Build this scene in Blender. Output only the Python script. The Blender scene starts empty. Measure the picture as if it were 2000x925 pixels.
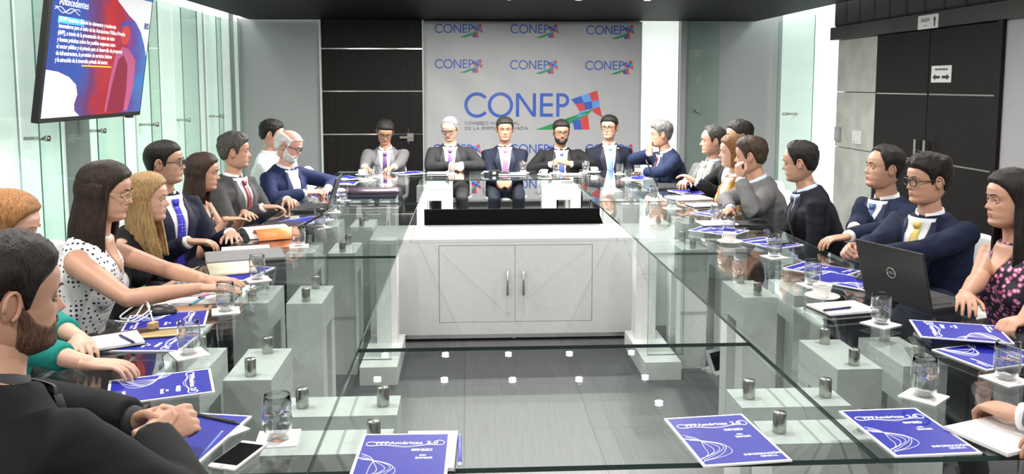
import bpy, bmesh, math, random
import numpy as np
from mathutils import Vector, Matrix, noise
from mathutils.bvhtree import BVHTree

random.seed(7)
sc = bpy.context.scene
COL = sc.collection

# ------------------------------------------------------------------ camera
CAM_H, FPX, PX0, PY0 = 1.60, 1650.0, 1000.0, 330.0
PITCH, YAW = math.radians(5.68), math.radians(3.05)
cam_d = bpy.data.cameras.new('camera')
cam = bpy.data.objects.new('camera', cam_d); COL.objects.link(cam)
cam.location = (0, 0, CAM_H)
cam.rotation_euler = (math.pi/2 - PITCH, 0, -YAW)
cam_d.sensor_width = 36.0; cam_d.lens = FPX/2000*36.0
cam_d.shift_y = -(462.5 - PY0)/2000
cam_d.clip_start = 0.05
sc.camera = cam
_F = Vector((math.sin(YAW)*math.cos(PITCH), math.cos(YAW)*math.cos(PITCH), -math.sin(PITCH)))
_R = Vector((math.cos(YAW), -math.sin(YAW), 0)); _U = _R.cross(_F)
def ray(px, py): return _F*FPX + _R*(px - PX0) + _U*(PY0 - py)
def on_z(px, py, z):
    r = ray(px, py); t = (z - CAM_H)/r.z; return Vector((r.x*t, r.y*t, z))
def on_y(px, py, y):
    r = ray(px, py); t = y/r.y; return Vector((r.x*t, y, CAM_H + r.z*t))

# ------------------------------------------------------------------ world, exposure, big lights
w = bpy.data.worlds.new('world'); sc.world = w; w.use_nodes = True
w.node_tree.nodes['Background'].inputs[0].default_value = (0.8, 0.85, 0.9, 1)
w.node_tree.nodes['Background'].inputs[1].default_value = 0.25
sc.view_settings.view_transform = 'Standard'; sc.view_settings.look = 'None'
sc.view_settings.gamma = 1.0; sc.view_settings.use_curve_mapping = False
sc.view_settings.exposure = 0.0
sc.cycles.transparent_max_bounces = 32
sc.cycles.max_bounces = 10
sc.cycles.use_denoising = True
sc.cycles.caustics_reflective = False; sc.cycles.caustics_refractive = False

ROOM_X0, ROOM_X1, ROOM_Y0, ROOM_Y1 = -2.92, 4.05, -2.2, 10.72
CEIL, CEIL_HI = 2.40, 2.62
SOF_X0, SOF_X1 = -2.66, 3.66

# ------------------------------------------------------------------ materials
MATS = {}
def _nt(name):
    m = bpy.data.materials.new(name); m.use_nodes = True
    nt = m.node_tree; return m, nt, nt.nodes['Principled BSDF']
def mat(name, col, rough=0.6, metal=0.0, var=0.06, scale=30.0, bump=0.0, bscale=None, stretch=None,
        spec=0.5, sheen=0.0, emit=0.0, coat=0.0):
    if name in MATS: return MATS[name]
    m, nt, b = _nt(name)
    tc = nt.nodes.new('ShaderNodeTexCoord'); mp = nt.nodes.new('ShaderNodeMapping')
    nt.links.new(tc.outputs['Object'], mp.inputs[0])
    if stretch: mp.inputs['Scale'].default_value = stretch
    nz = nt.nodes.new('ShaderNodeTexNoise'); nz.inputs['Scale'].default_value = scale; nz.inputs['Detail'].default_value = 4
    nt.links.new(mp.outputs[0], nz.inputs['Vector'])
    rp = nt.nodes.new('ShaderNodeValToRGB')
    c = np.array(col[:3])
    rp.color_ramp.elements[0].position = 0.3; rp.color_ramp.elements[1].position = 0.7
    rp.color_ramp.elements[0].color = (*np.clip(c*(1-var), 0, 1), 1); rp.color_ramp.elements[1].color = (*np.clip(c*(1+var), 0, 1), 1)
    nt.links.new(nz.outputs[0], rp.inputs[0]); nt.links.new(rp.outputs[0], b.inputs['Base Color'])
    b.inputs['Roughness'].default_value = rough; b.inputs['Metallic'].default_value = metal
    b.inputs['Specular IOR Level'].default_value = spec
    if sheen: b.inputs['Sheen Weight'].default_value = sheen
    if coat: b.inputs['Coat Weight'].default_value = coat; b.inputs['Coat Roughness'].default_value = 0.05
    if emit:
        nt.links.new(rp.outputs[0], b.inputs['Emission Color']); b.inputs['Emission Strength'].default_value = emit
    if bump:
        n2 = nt.nodes.new('ShaderNodeTexNoise'); n2.inputs['Scale'].default_value = bscale or scale*2; n2.inputs['Detail'].default_value = 5
        nt.links.new(mp.outputs[0], n2.inputs['Vector'])
        bp = nt.nodes.new('ShaderNodeBump'); bp.inputs['Strength'].default_value = bump; bp.inputs['Distance'].default_value = 0.01
        nt.links.new(n2.outputs[0], bp.inputs['Height']); nt.links.new(bp.outputs[0], b.inputs['Normal'])
    MATS[name] = m; return m

def thin_glass(name, tint, refl=1.0, rough=0.0):
    """clear sheet: tinted transparency with an angle-dependent mirror on top"""
    if name in MATS: return MATS[name]
    m = bpy.data.materials.new(name); m.use_nodes = True; nt = m.node_tree
    for n in list(nt.nodes): nt.nodes.remove(n)
    N = nt.nodes.new
    out = N('ShaderNodeOutputMaterial'); tr = N('ShaderNodeBsdfTransparent'); gl = N('ShaderNodeBsdfGlossy'); mx = N('ShaderNodeMixShader')
    tr.inputs[0].default_value = (*tint, 1); gl.inputs['Roughness'].default_value = rough; gl.inputs[0].default_value = (1, 1, 1, 1)
    g = N('ShaderNodeNewGeometry'); d = N('ShaderNodeVectorMath'); d.operation = 'DOT_PRODUCT'
    nt.links.new(g.outputs['Normal'], d.inputs[0]); nt.links.new(g.outputs['Incoming'], d.inputs[1])
    def M(op, a, bb=None):
        n = N('ShaderNodeMath'); n.operation = op
        for i, v in enumerate((a, bb)):
            if v is None: continue
            if isinstance(v, (int, float)): n.inputs[i].default_value = v
            else: nt.links.new(v, n.inputs[i])
        return n.outputs[0]
    ab = M('ABSOLUTE', d.outputs['Value']); om = M('SUBTRACT', 1.0, ab); p5 = M('POWER', om, 5.0)
    f = M('ADD', M('MULTIPLY', p5, 0.96*refl), 0.04*refl)
    nt.links.new(f, mx.inputs[0]); nt.links.new(tr.outputs[0], mx.inputs[1]); nt.links.new(gl.outputs[0], mx.inputs[2])
    nt.links.new(mx.outputs[0], out.inputs[0])
    MATS[name] = m; return m

def pattern_mat(name, base, spots, scale, thr=0.42, kind='dots', spots2=None, rough=0.7):
    """cloth with printed motifs (voronoi cells in object space)"""
    if name in MATS: return MATS[name]
    m, nt, b = _nt(name)
    tc = nt.nodes.new('ShaderNodeTexCoord')
    vo = nt.nodes.new('ShaderNodeTexVoronoi'); vo.inputs['Scale'].default_value = scale
    if kind == 'dots': vo.inputs['Randomness'].default_value = 0.15
    nt.links.new(tc.outputs['Object'], vo.inputs['Vector'])
    rp = nt.nodes.new('ShaderNodeValToRGB'); rp.color_ramp.interpolation = 'CONSTANT'
    rp.color_ramp.elements[0].color = (*spots, 1); rp.color_ramp.elements[1].color = (*base, 1); rp.color_ramp.elements[1].position = thr
    if spots2:
        e = rp.color_ramp.elements.new(thr*0.55); e.color = (*spots2, 1)
    nt.links.new(vo.outputs['Distance'], rp.inputs[0]); nt.links.new(rp.outputs[0], b.inputs['Base Color'])
    b.inputs['Roughness'].default_value = rough
    MATS[name] = m; return m

def hair_mat(name, col, rough=0.5, hi=1.7):
    if name in MATS: return MATS[name]
    m, nt, b = _nt(name)
    tc = nt.nodes.new('ShaderNodeTexCoord'); mp = nt.nodes.new('ShaderNodeMapping'); mp.inputs['Scale'].default_value = (260, 260, 16)
    nz = nt.nodes.new('ShaderNodeTexNoise'); nz.inputs['Scale'].default_value = 1.0; nz.inputs['Detail'].default_value = 3
    nt.links.new(tc.outputs['Object'], mp.inputs[0]); nt.links.new(mp.outputs[0], nz.inputs['Vector'])
    rp = nt.nodes.new('ShaderNodeValToRGB'); c = np.array(col)
    rp.color_ramp.elements[0].position = 0.32; rp.color_ramp.elements[1].position = 0.68
    rp.color_ramp.elements[0].color = (*(c*0.55), 1); rp.color_ramp.elements[1].color = (*np.clip(c*hi, 0, 1), 1)
    nt.links.new(nz.outputs[0], rp.inputs[0]); nt.links.new(rp.outputs[0], b.inputs['Base Color'])
    bp = nt.nodes.new('ShaderNodeBump'); bp.inputs['Strength'].default_value = 0.9; bp.inputs['Distance'].default_value = 0.004
    nt.links.new(nz.outputs[0], bp.inputs['Height']); nt.links.new(bp.outputs[0], b.inputs['Normal'])
    b.inputs['Roughness'].default_value = rough; b.inputs['Specular IOR Level'].default_value = .22
    MATS[name] = m; return m

def srgb(r, g, b):
    f = lambda v: (v/255/12.92) if v/255 <= 0.04045 else ((v/255+0.055)/1.055)**2.4
    return (f(r), f(g), f(b))

# ------------------------------------------------------------------ mesh helpers
class MB:
    def __init__(s): s.v = []; s.f = []; s.m = []
    def add(s, vs, fs, mi=0):
        o = len(s.v); s.v.extend([tuple(v) for v in vs])
        s.f.extend([tuple(i+o for i in f) for f in fs]); s.m.extend([mi]*len(fs) if isinstance(mi, int) else mi); return s
    def box(s, x0, x1, y0, y1, z0, z1, mi=0):
        vs = [(x, y, z) for z in (z0, z1) for y in (y0, y1) for x in (x0, x1)]
        return s.add(vs, [(0,2,3,1), (4,5,7,6), (0,1,5,4), (2,6,7,3), (0,4,6,2), (1,3,7,5)], mi)
    def prism(s, poly, z0, z1, mi=0):
        """poly in XY extruded z0..z1"""
        n = len(poly)
        vs = [(x, y, z0) for x, y in poly] + [(x, y, z1) for x, y in poly]
        fs = [tuple(reversed(range(n))), tuple(range(n, 2*n))] + [(i, (i+1) % n, n+(i+1) % n, n+i) for i in range(n)]
        return s.add(vs, fs, mi)
    def lathe(s, prof, n=24, mi=0, c=(0, 0, 0), cap0=True, cap1=True):
        vs = [(c[0]+r*math.cos(2*math.pi*k/n), c[1]+r*math.sin(2*math.pi*k/n), c[2]+z) for r, z in prof for k in range(n)]
        fs = [(i*n+k, i*n+(k+1) % n, (i+1)*n+(k+1) % n, (i+1)*n+k) for i in range(len(prof)-1) for k in range(n)]
        if cap0: fs.append(tuple(reversed(range(n))))
        if cap1: fs.append(tuple(range((len(prof)-1)*n, len(prof)*n)))
        return s.add(vs, fs, mi)
    def rings(s, rs, mi=0, cap=True):
        n = len(rs[0]); vs = [p for r in rs for p in r]
        fs = [(i*n+k, i*n+(k+1) % n, (i+1)*n+(k+1) % n, (i+1)*n+k) for i in range(len(rs)-1) for k in range(n)]
        if cap: fs += [tuple(reversed(range(n))), tuple(range((len(rs)-1)*n, len(rs)*n))]
        return s.add(vs, fs, mi)
    def tube(s, pts, rad, n=10, mi=0, flat=1.0, up=None, round_ends=False):
        pts = [Vector(p) for p in pts]
        if not hasattr(rad, '__len__'): rad = [rad]*len(pts)
        rad = list(rad)
        if round_ends:
            a, b = pts[0], pts[-1]; da = (pts[1]-a).normalized(); db = (b-pts[-2]).normalized(); ra, rb = rad[0], rad[-1]
            pre = [a-da*ra*math.sin(t) for t in (1.45, 1.1, 0.6)]; post = [b+db*rb*math.sin(t) for t in (0.6, 1.1, 1.45)]
            pts = pre + pts + post
            rad = [ra*math.cos(t) for t in (1.45, 1.1, 0.6)] + rad + [rb*math.cos(t) for t in (0.6, 1.1, 1.45)]
        u = None; rs = []
        for i, p in enumerate(pts):
            t = (pts[min(i+1, len(pts)-1)] - pts[max(i-1, 0)]).normalized()
            if u is None:
                u = Vector(up) if up is not None else Vector((0, 0, 1)) if abs(t.z) < 0.9 else Vector((0, 1, 0))
            u = (u - t*u.dot(t)).normalized(); v = t.cross(u)
            rs.append([tuple(p + v*(rad[i]*math.cos(2*math.pi*k/n)) + u*(rad[i]*flat*math.sin(2*math.pi*k/n))) for k in range(n)])
        return s.rings(rs, mi)
    def ell(s, c, r, n=12, m=8, mi=0, M=None):
        vs = []
        for i in range(m+1):
            a = math.pi*(i+0.001 if i == 0 else i-0.001 if i == m else i)/m
            for k in range(n):
                b = 2*math.pi*k/n
                p = Vector((r[0]*math.sin(a)*math.cos(b), r[1]*math.sin(a)*math.sin(b), -r[2]*math.cos(a)))
                if M is not None: p = M @ p
                vs.append(tuple(p + Vector(c)))
        fs = [(i*n+k, i*n+(k+1) % n, (i+1)*n+(k+1) % n, (i+1)*n+k) for i in range(m) for k in range(n)]
        fs += [tuple(reversed(range(n))), tuple(range(m*n, m*n+n))]
        return s.add(vs, fs, mi)
    def mesh(s, name, mats, smooth=False):
        me = bpy.data.meshes.new(name); me.from_pydata(s.v, [], s.f)
        for m in (mats if isinstance(mats, (list, tuple)) else [mats]): me.materials.append(m)
        if any(s.m): me.polygons.foreach_set('material_index', s.m)
        if smooth: me.polygons.foreach_set('use_smooth', [True]*len(me.polygons))
        me.validate(); me.update(); return me

def link(name, me, parent=None, loc=None, rz=None):
    o = bpy.data.objects.new(name, me); COL.objects.link(o)
    if parent is not None: o.parent = parent
    if loc is not None: o.location = loc
    if rz is not None: o.rotation_euler = (0, 0, rz)
    return o
def tag(o, label, cat, group=None):
    o['label'] = label; o['category'] = cat
    if group: o['group'] = group
    return o
def struct(o): o['kind'] = 'structure'; return o
def empty(name, loc=(0, 0, 0), rz=0): return link(name, None, None, loc, rz)
def bevel(o, w=0.004, seg=2):
    md = o.modifiers.new('bevel', 'BEVEL'); md.width = w; md.segments = seg; md.limit_method = 'ANGLE'; return o
SCRATCH = bpy.data.scenes.new('scratch')
def bake(ob):
    SCRATCH.collection.objects.link(ob)
    vl = SCRATCH.view_layers[0]; vl.update(); dg = vl.depsgraph; dg.update()
    return bpy.data.meshes.new_from_object(ob.evaluated_get(dg))
_tc = {}
def text_mesh(txt, size, m, align='LEFT', extrude=0.0004, shear=0.0, bold=0.0, sx=1.0, res=2):
    key = (txt, size, m.name, align, shear, bold, sx)
    if key in _tc: return _tc[key]
    cu = bpy.data.curves.new('lettering', 'FONT'); cu.body = txt; cu.size = size; cu.align_x = align
    cu.extrude = extrude; cu.resolution_u = res; cu.shear = shear; cu.offset = bold
    ob = bpy.data.objects.new('tmp', cu)
    me = bake(ob); bpy.data.objects.remove(ob)
    me.name = 'lettering'; me.materials.clear(); me.materials.append(m)
    if sx != 1.0:
        for v in me.vertices: v.co.x *= sx
    _tc[key] = me; return me
def remesh(mb, voxel, smooth=4, fac=0.5):
    me = mb.mesh('tmp', [])
    ob = bpy.data.objects.new('tmp', me)
    r = ob.modifiers.new('r', 'REMESH'); r.mode = 'VOXEL'; r.voxel_size = voxel
    if smooth:
        s_ = ob.modifiers.new('s', 'SMOOTH'); s_.factor = fac; s_.iterations = smooth
    e = bake(ob)
    vs = np.zeros(len(e.vertices)*3); e.vertices.foreach_get('co', vs)
    fs = [tuple(p.vertices) for p in e.polygons]
    bpy.data.objects.remove(ob); bpy.data.meshes.remove(me); bpy.data.meshes.remove(e)
    return vs.reshape(-1, 3), fs
def on_x(px, py, x):
    r = ray(px, py); t = x/r.x; return Vector((x, r.y*t, CAM_H + r.z*t))

# ------------------------------------------------------------------ shared materials
M_white = mat('white_lacquer', (0.62, 0.63, 0.63), 0.35, var=0.03)
M_block = mat('white_stone', (0.76, 0.785, 0.77), 0.5, var=0.05, scale=60, bump=0.05)
M_steel = mat('brushed_steel', (0.50, 0.49, 0.46), 0.28, 1.0, var=0.12, scale=8, stretch=(1, 1, 40))
M_chrome = mat('chrome', (0.8, 0.8, 0.8), 0.12, 1.0, var=0.02)
M_black = mat('black_plastic', (0.012, 0.012, 0.013), 0.4, var=0.1)
M_wenge = mat('wenge_veneer', (0.011, 0.0095, 0.009), 0.5, var=0.35, scale=14, stretch=(9, 9, 0.6), bump=0.04, spec=.18)
M_pad = mat('charcoal_padding', (0.020, 0.019, 0.019), 0.8, var=0.15, scale=120, bump=0.1)
M_ceil = mat('dark_ceiling_laminate', (0.007, 0.006, 0.0055), 0.5, var=0.5, scale=3, stretch=(1, 14, 1), spec=.06)
M_greywall = mat('grey_metallic_panel', (0.34, 0.34, 0.35), 0.28, 0.0, var=0.05, scale=90)
M_plaster = mat('white_plaster', (0.75, 0.77, 0.75), 0.7, var=0.02)
M_frost = mat('backlit_frosted_film', (0.86, 0.93, 0.88), 0.6, var=0.04, scale=3, stretch=(0.2, 0.2, 6), emit=0.75)
M_conc = mat('pale_concrete', (0.42, 0.44, 0.40), 0.6, var=0.16, scale=5, bump=0.05)
M_tile = mat('grey_brushed_tile', (0.115, 0.115, 0.12), 0.42, var=0.16, scale=5, stretch=(22, 0.8, 1), bump=0.05, bscale=60)
M_grout = mat('dark_grout', (0.10, 0.10, 0.10), 0.8)
M_pane = thin_glass('table_glass', (0.925, 0.955, 0.945))
M_edge = mat('glass_edge_green', (0.03, 0.055, 0.05), 0.12, var=0.05)
M_wallglass = thin_glass('wall_glass', (0.91, 0.965, 0.94))
M_wedge = mat('wall_glass_edge', (0.10, 0.27, 0.21), 0.15)
M_bulb = mat('lamp_glow', (1, 0.98, 0.95), 0.5, var=0, emit=30)
M_cove = mat('cove_strip_glow', (0.95, 1.0, 0.97), 0.5, var=0, emit=9)
M_paper = mat('white_paper', (0.80, 0.80, 0.80), 0.7, var=0.01)
M_blue = mat('brochure_blue', srgb(34, 40, 146), 0.40, var=0.03, scale=4, spec=.18)
M_inkw = mat('white_print', (0.85, 0.85, 0.88), 0.5, var=0)
M_inkb = mat('black_print', (0.02, 0.02, 0.02), 0.5, var=0)

# ------------------------------------------------------------------ room shell
X0, X1, Y0, Y1 = ROOM_X0, ROOM_X1, ROOM_Y0, ROOM_Y1
fl = struct(link('floor', MB().box(X0-.3, X1+.3, Y0-.1, Y1+.3, -0.12, -0.006).mesh('floor', M_grout)))
tile_me = MB().box(0.0006, 0.5994, 0.0006, 1.1994, -0.012, 0).mesh('tile', M_tile)
for i in range(12):
    for j in range(12):
        x, y = X0-.1+i*.6, Y0+j*1.2-(0.6 if i % 2 else 0)
        link('tile', tile_me, fl, (x, y, 0))
struct(link('wall_front', MB().box(X0-.3, X1+.3, Y0-.3, Y0-.1, 0, CEIL_HI).mesh('wall_front', M_plaster)))
wb = struct(link('wall_back', MB().box(X0-.3, X1+.3, Y1, Y1+.15, 0, CEIL_HI).mesh('wall_back', mat('back_wall_grey', (0.33, 0.33, 0.34), 0.5))))
wl = struct(link('wall_left', MB().box(X0-.3, X0, Y0-.1, Y1, 0, CEIL_HI).mesh('wall_left', M_plaster)))
wr = struct(link('wall_right', MB().box(X1, X1+.3, Y0-.1, Y1, 0, CEIL_HI).mesh('wall_right', M_plaster)))
ce = struct(link('ceiling', MB().box(X0-.3, X1+.3, Y0-.3, Y1+.3, CEIL_HI, CEIL_HI+.1).mesh('ceiling', M_plaster)))
# lower dark ceiling raft, in long boards
n = 11
for i in range(n):
    a = SOF_X0 + (SOF_X1-SOF_X0)*i/n; b = SOF_X0 + (SOF_X1-SOF_X0)*(i+1)/n
    link('ceiling_board', MB().box(a+.001, b-.001, Y0, Y1-.06, CEIL, CEIL+.06).mesh('ceiling_board', M_ceil), ce)

# left wall: backlit film panels behind standing glass sheets
yy = [2.6, 3.65, 4.65, 5.65, 6.6, 7.62, 8.6, 9.66]
for k, y in enumerate(yy):
    gl = k < 3
    m = MB().box(X0, X0+.012, y+.03, y+.98, 0.02, 2.60)
    link('panel', m.mesh('panel', M_greywall if k < 2 else M_frost), wl)
    x = X0+.10+(0.035 if k % 2 else 0)
    p = MB().box(x, x+.010, y, min(y+1.36, Y1-.05), 0.02, 2.36)
    p.m = [1, 1, 1, 1, 0, 0]
    g = link('glass_sheet', p.mesh('glass_sheet', [M_wallglass, M_wedge]), wl)
    for dy in (0.06,):
        t = MB().tube([(X0+.01, y+dy, 1.25), (x+.035, y+dy, 1.25)], 0.012, 12)
        t.tube([(x+.012, y+dy, 1.25), (x+.04, y+dy, 1.25)], 0.02, 14)
        link('standoff_pin', t.mesh('standoff_pin', M_steel, True), wl)
link('post', MB().box(X0+.0, X0+.10, 6.28, 6.48, 0, 2.6).mesh('post', M_greywall), wl)
# grey return panel at the left of the back wall
def bx(px): return on_y(px, 200, Y1).x
link('panel', MB().box(bx(470), bx(629), Y1-.03, Y1, 0, 2.60).mesh('panel', M_greywall), wb)
link('corner_trim', MB().box(bx(463), bx(470), Y1-.05, Y1, 0, 2.60).mesh('corner_trim', M_chrome), wb)

# back door, dark veneer with inlaid metal strips
d1 = struct(empty('door_1', ((bx(630)+bx(828))/2, Y1-.05, 0)))
cx = d1.location.x; hw = (bx(828)-bx(630))/2
zz = [0.0] + [on_y(700, y, Y1-.06).z for y in (430, 345, 262, 178, 95)] + [2.42]
zz = sorted(zz)
for a, b in zip(zz[:-1], zz[1:]):
    for u0, u1 in ((-hw+.01, -hw+.17), (-hw+.172, hw-.19), (hw-.188, hw-.01)):
        link('door_panel', MB().box(u0, u1, -.02, .02, a+.007, b-.007).mesh('door_panel', M_wenge), d1)
for z in zz[1:-1]:
    link('metal_strip', MB().box(-hw+.01, hw-.01, -.024, .02, z-.007, z+.007).mesh('metal_strip', M_chrome), d1)
for s in (-1, 1):
    link('door_jamb', MB().box(s*hw-.012, s*hw+.012, -.05, .05, 0, 2.42).mesh('door_jamb', M_white), d1)
hz = on_y(790, 268, Y1-.1).z
h = MB().box(hw-.30, hw-.18, -.07, -.05, hz-.015, hz+.015).box(hw-.21, hw-.13, -.045, -.02, hz-.05, hz+.05).tube([(hw-.19, -.02, hz), (hw-.19, -.06, hz)], .012)
link('door_handle', h.mesh('door_handle', M_steel), d1)
hinge = MB().box(hw-.20, hw-.185, -.035, -.02, zz[3]-.12, zz[3]+.06)
link('latch_plate', hinge.mesh('latch_plate', M_chrome), d1)

# right part of the back wall
link('panel', MB().box(bx(1248), bx(1322), Y1-.03, Y1, 0, 2.60).mesh('panel', M_frost), wb)
link('post', MB().box(bx(1324), bx(1335), Y1-.10, Y1, 0, 2.60).mesh('post', M_greywall), wb)
link('panel', MB().box(bx(1336), X1, Y1-.03, Y1, 0, 2.60).mesh('panel', M_greywall), wb)
p = MB().box(bx(1337), bx(1396), Y1-.14, Y1-.13, 0.02, 2.38); p.m = [1, 1, 0, 0, 1, 1]
link('glass_sheet', p.mesh('glass_sheet', [M_wallglass, M_wedge]), wb)
c = on_y(1361, 217, Y1-.14)
link('standoff_pin', MB().tube([(c.x, Y1-.02, c.z), (c.x, Y1-.17, c.z)], .014, 12).mesh('standoff_pin', M_steel, True), wb)
# right wall: backlit film and glass up to the concrete pier
yc0 = on_x(1634, 200, X1-.1).y; yc1 = on_x(1709, 200, X1-.1).y
yd1 = on_x(1948, 200, X1-.1).y; ydm = on_x(1811, 200, X1-.1).y
for a, b in ((yc0+.06, yc0+.62), (yc0+.63, Y1-.04)):
    link('panel', MB().box(X1-.03, X1, a, b, 0, 2.60).mesh('panel', M_frost), wr)
p = MB().box(X1-.16, X1-.15, yc0+.50, Y1-.25, 0.02, 2.38); p.m = [1, 1, 1, 1, 0, 0]
link('glass_sheet', p.mesh('glass_sheet', [M_wallglass, M_wedge]), wr)
c = on_x(1535, 222, X1-.15)
link('standoff_pin', MB().tube([(X1-.02, c.y-.05, c.z), (X1-.21, c.y-.05, c.z)], .014, 12).mesh('standoff_pin', M_steel, True), wr)
# concrete pier, in three slabs
zs = [0, on_x(1672, 292, X1-.1).z, on_x(1672, 180, X1-.1).z, on_x(1640, 78, X1-.1).z]
for a, b in zip(zs[:-1], zs[1:]):
    link('concrete_slab', MB().box(X1-.10, X1, yc1+.004, yc0, a+.004, b-.004).mesh('concrete_slab', M_conc), wr)
# sliding doors
zh = zs[3]
for nme, ya, yb in (('door_2', yc1, ydm), ('door_3', ydm, yd1)):
    d = struct(empty(nme, (X1-.08, (ya+yb)/2, 0))); h_ = abs(yb-ya)/2-.005
    zb = [0, 0.42, zs[1], on_x(1811, 184, X1-.1).z, zh]
    for a, b in zip(zb[:-1], zb[1:]):
        link('door_panel', MB().box(-.02, .03, -h_, h_, a+.006, b-.006).mesh('door_panel', M_wenge), d)
    for z in zb[1:-1]:
        link('metal_strip', MB().box(-.022, .03, -h_, h_-.02, z-.006, z+.006).mesh('metal_strip', M_steel), d)
    s = 1 if nme == 'door_3' else -1
    hy = s*(h_-.07)
    t = MB().box(-.075, -.06, hy-.018, hy+.018, .93, 1.13)
    for z in (.97, 1.09): t.tube([(-.02, hy, z), (-.065, hy, z)], .007)
    t.tube([(-.05, hy, 1.03), (-.05, hy-.09, 1.03)], .005)
    link('door_handle', t.mesh('door_handle', M_steel), d)
link('panel', MB().box(X1-.10, X1, Y0, yd1-.06, 0, zh).mesh('panel', M_greywall), wr)
link('door_jamb', MB().box(X1-.13, X1, yd1-.06, yd1, 0, zh).mesh('door_jamb', M_wenge), wr)
link('door_header', MB().box(X1-.17, X1, Y0, yc0+.06, zh, zh+.13).mesh('door_header', mat('dark_header', (0.035, 0.034, 0.033), 0.35, var=.3, scale=4)), wr)
y = yc0+.03; k = 0
while y > 1.0:
    p = MB().box(X1-.15, X1, y-.298, y, zh+.132, CEIL_HI)
    bevel(link('padded_panel', p.mesh('padded_panel', M_pad), wr), .03, 3); y -= .30
# wall devices
sw = tag(link('thermostat', MB().box(-.025, 0, -.06, .06, -.075, .075).box(-.03, -.024, -.035, .035, -.05, .05, 1).mesh('thermostat', [mat('grey_device', (.3, .3, .3), .5), mat('device_face', (.38, .38, .38), .4)])),
    'small grey thermostat box at the edge of the concrete pier', 'thermostat'); bevel(sw, .006)
c = on_x(1636, 261, X1-.10); sw.location = (X1-.10, c.y-.03, c.z)
sw = empty('light_switch'); tag(sw, 'white three-gang light switch plate on the concrete pier', 'switch')
bevel(link('plate', MB().box(-.012, 0, -.10, .10, -.07, .07).mesh('plate', mat('switch_plate', (.62, .62, .60), .4)), sw), .004)
for i in (-1, 0, 1): bevel(link('rocker', MB().box(-.02, -.01, i*.06-.022, i*.06+.022, -.04, .04).mesh('rocker', mat('switch_rocker', (.7, .7, .68), .3)), sw), .003)
c = on_x(1675, 268, X1-.10); sw.location = (X1-.10, c.y, c.z)
# signs
def wall_text(parent, txt, size, m, loc, sx=1.0, bold=0.0):
    t = link('lettering', text_mesh(txt, size, m, 'CENTER', sx=sx, bold=bold), parent)
    t.rotation_euler = (math.pi/2, 0, -math.pi/2); t.location = loc; return t
def arrow(parent, cy, cz, L, hgt, ang):
    P = [(-L/2, -hgt*.22), (L*.1, -hgt*.22), (L*.1, -hgt/2), (L/2, 0), (L*.1, hgt/2), (L*.1, hgt*.22), (-L/2, hgt*.22)]
    vs = []
    for a, b in P:
        u = a*math.cos(ang)-b*math.sin(ang); v = a*math.sin(ang)+b*math.cos(ang); vs.append((u, v))
    m = MB().prism(vs, 0, .001)
    o = link('arrow', m.mesh('arrow', M_inkb), parent); o.rotation_euler = (math.pi/2, 0, -math.pi/2); o.location = (-.0055, cy, cz)
M_sign = mat('sign_board', (.62, .64, .64), .5, var=.02)
def sign(name, px0, px1, py0, py1, X, label):
    a, b = on_x(px0, (py0+py1)/2, X), on_x(px1, (py0+py1)/2, X)
    cy = (a.y+b.y)/2; W = abs(a.y-b.y); mid = on_x((px0+px1)/2, (py0+py1)/2, X).z
    H = on_x((px0+px1)/2, py0, X).z-on_x((px0+px1)/2, py1, X).z
    s = empty(name, (X, cy, mid)); tag(s, label, 'sign')
    link('board', MB().box(-.005, .0, -W/2, W/2, -H/2, H/2).mesh('board', M_sign), s); return s, W, H
s, W, H = sign('exit_sign', 1794, 1833, 29, 56, X1-.172, 'white SALIDA exit sign with up arrow on the dark door header')
wall_text(s, 'SALIDA', H*.42, M_inkb, (-.006, W*.13, H*.02), .85); link('small_mark', MB().box(-.006, -.005, W*.02, W*.20, -H*.30, -H*.24).mesh('small_mark', M_sign and mat('sign_grey_print', (.2, .2, .2), .5)), s)
arrow(s, -W*.34, 0, H*.75, H*.36, math.pi/2)
s, W, H = sign('slide_sign', 1820, 1859, 128, 161, X1-.102, 'white POR FAVOR DESLIZAR sign with two arrows on the dark sliding door')
wall_text(s, 'POR FAVOR DESLIZAR', H*.17, M_inkb, (-.006, 0, H*.22), .8, bold=.0006)
arrow(s, W*.24, -H*.18, W*.38, H*.36, math.pi); arrow(s, -W*.24, -H*.18, W*.38, H*.36, 0)

# ------------------------------------------------------------------ lamps
def area(name, loc, size, power, rot=(0, 0, 0), col=(1, .97, .93), sy=None, spread=math.pi):
    l = bpy.data.lights.new(name, 'AREA'); l.energy = power; l.color = col; l.shape = 'DISK' if sy is None else 'RECTANGLE'; l.size = size; l.spread = spread
    if sy: l.size_y = sy
    o = bpy.data.objects.new(name, l); COL.objects.link(o); o.location = loc; o.rotation_euler = rot; return o
trim_me = MB().lathe([(.03, 0), (.042, 0), (.042, -.006), (.03, -.006)], 20, cap0=False, cap1=False).mesh('trim_ring', M_steel, True)
bulb_me = MB().lathe([(.001, 0), (.029, 0), (.029, -.004), (.001, -.004)], 16).mesh('bulb', M_bulb, True)
spots = []
MZ = 2*0.75 - CEIL
for px, py in ((752, 693), (870, 692), (993, 691), (1112, 690), (1233, 688), (737, 740), (868, 741), (1001, 741), (1131, 740), (1260, 736), (1287, 786)):
    p = on_z(px, py, MZ); spots.append((p.x, p.y))
for x in (-2.1, -1.1, 0.3, 1.7, 2.9):
    for y in (0.4, 2.6, 4.6): spots.append((x, y))  # unseen lamps added over the near room to light faces and table
for x in (-.25, .4, 1.05, 1.7): spots.append((x, 7.99))  # extra row added out of sight to brighten the banner and far end
LAMP_W = 21.5
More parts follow.
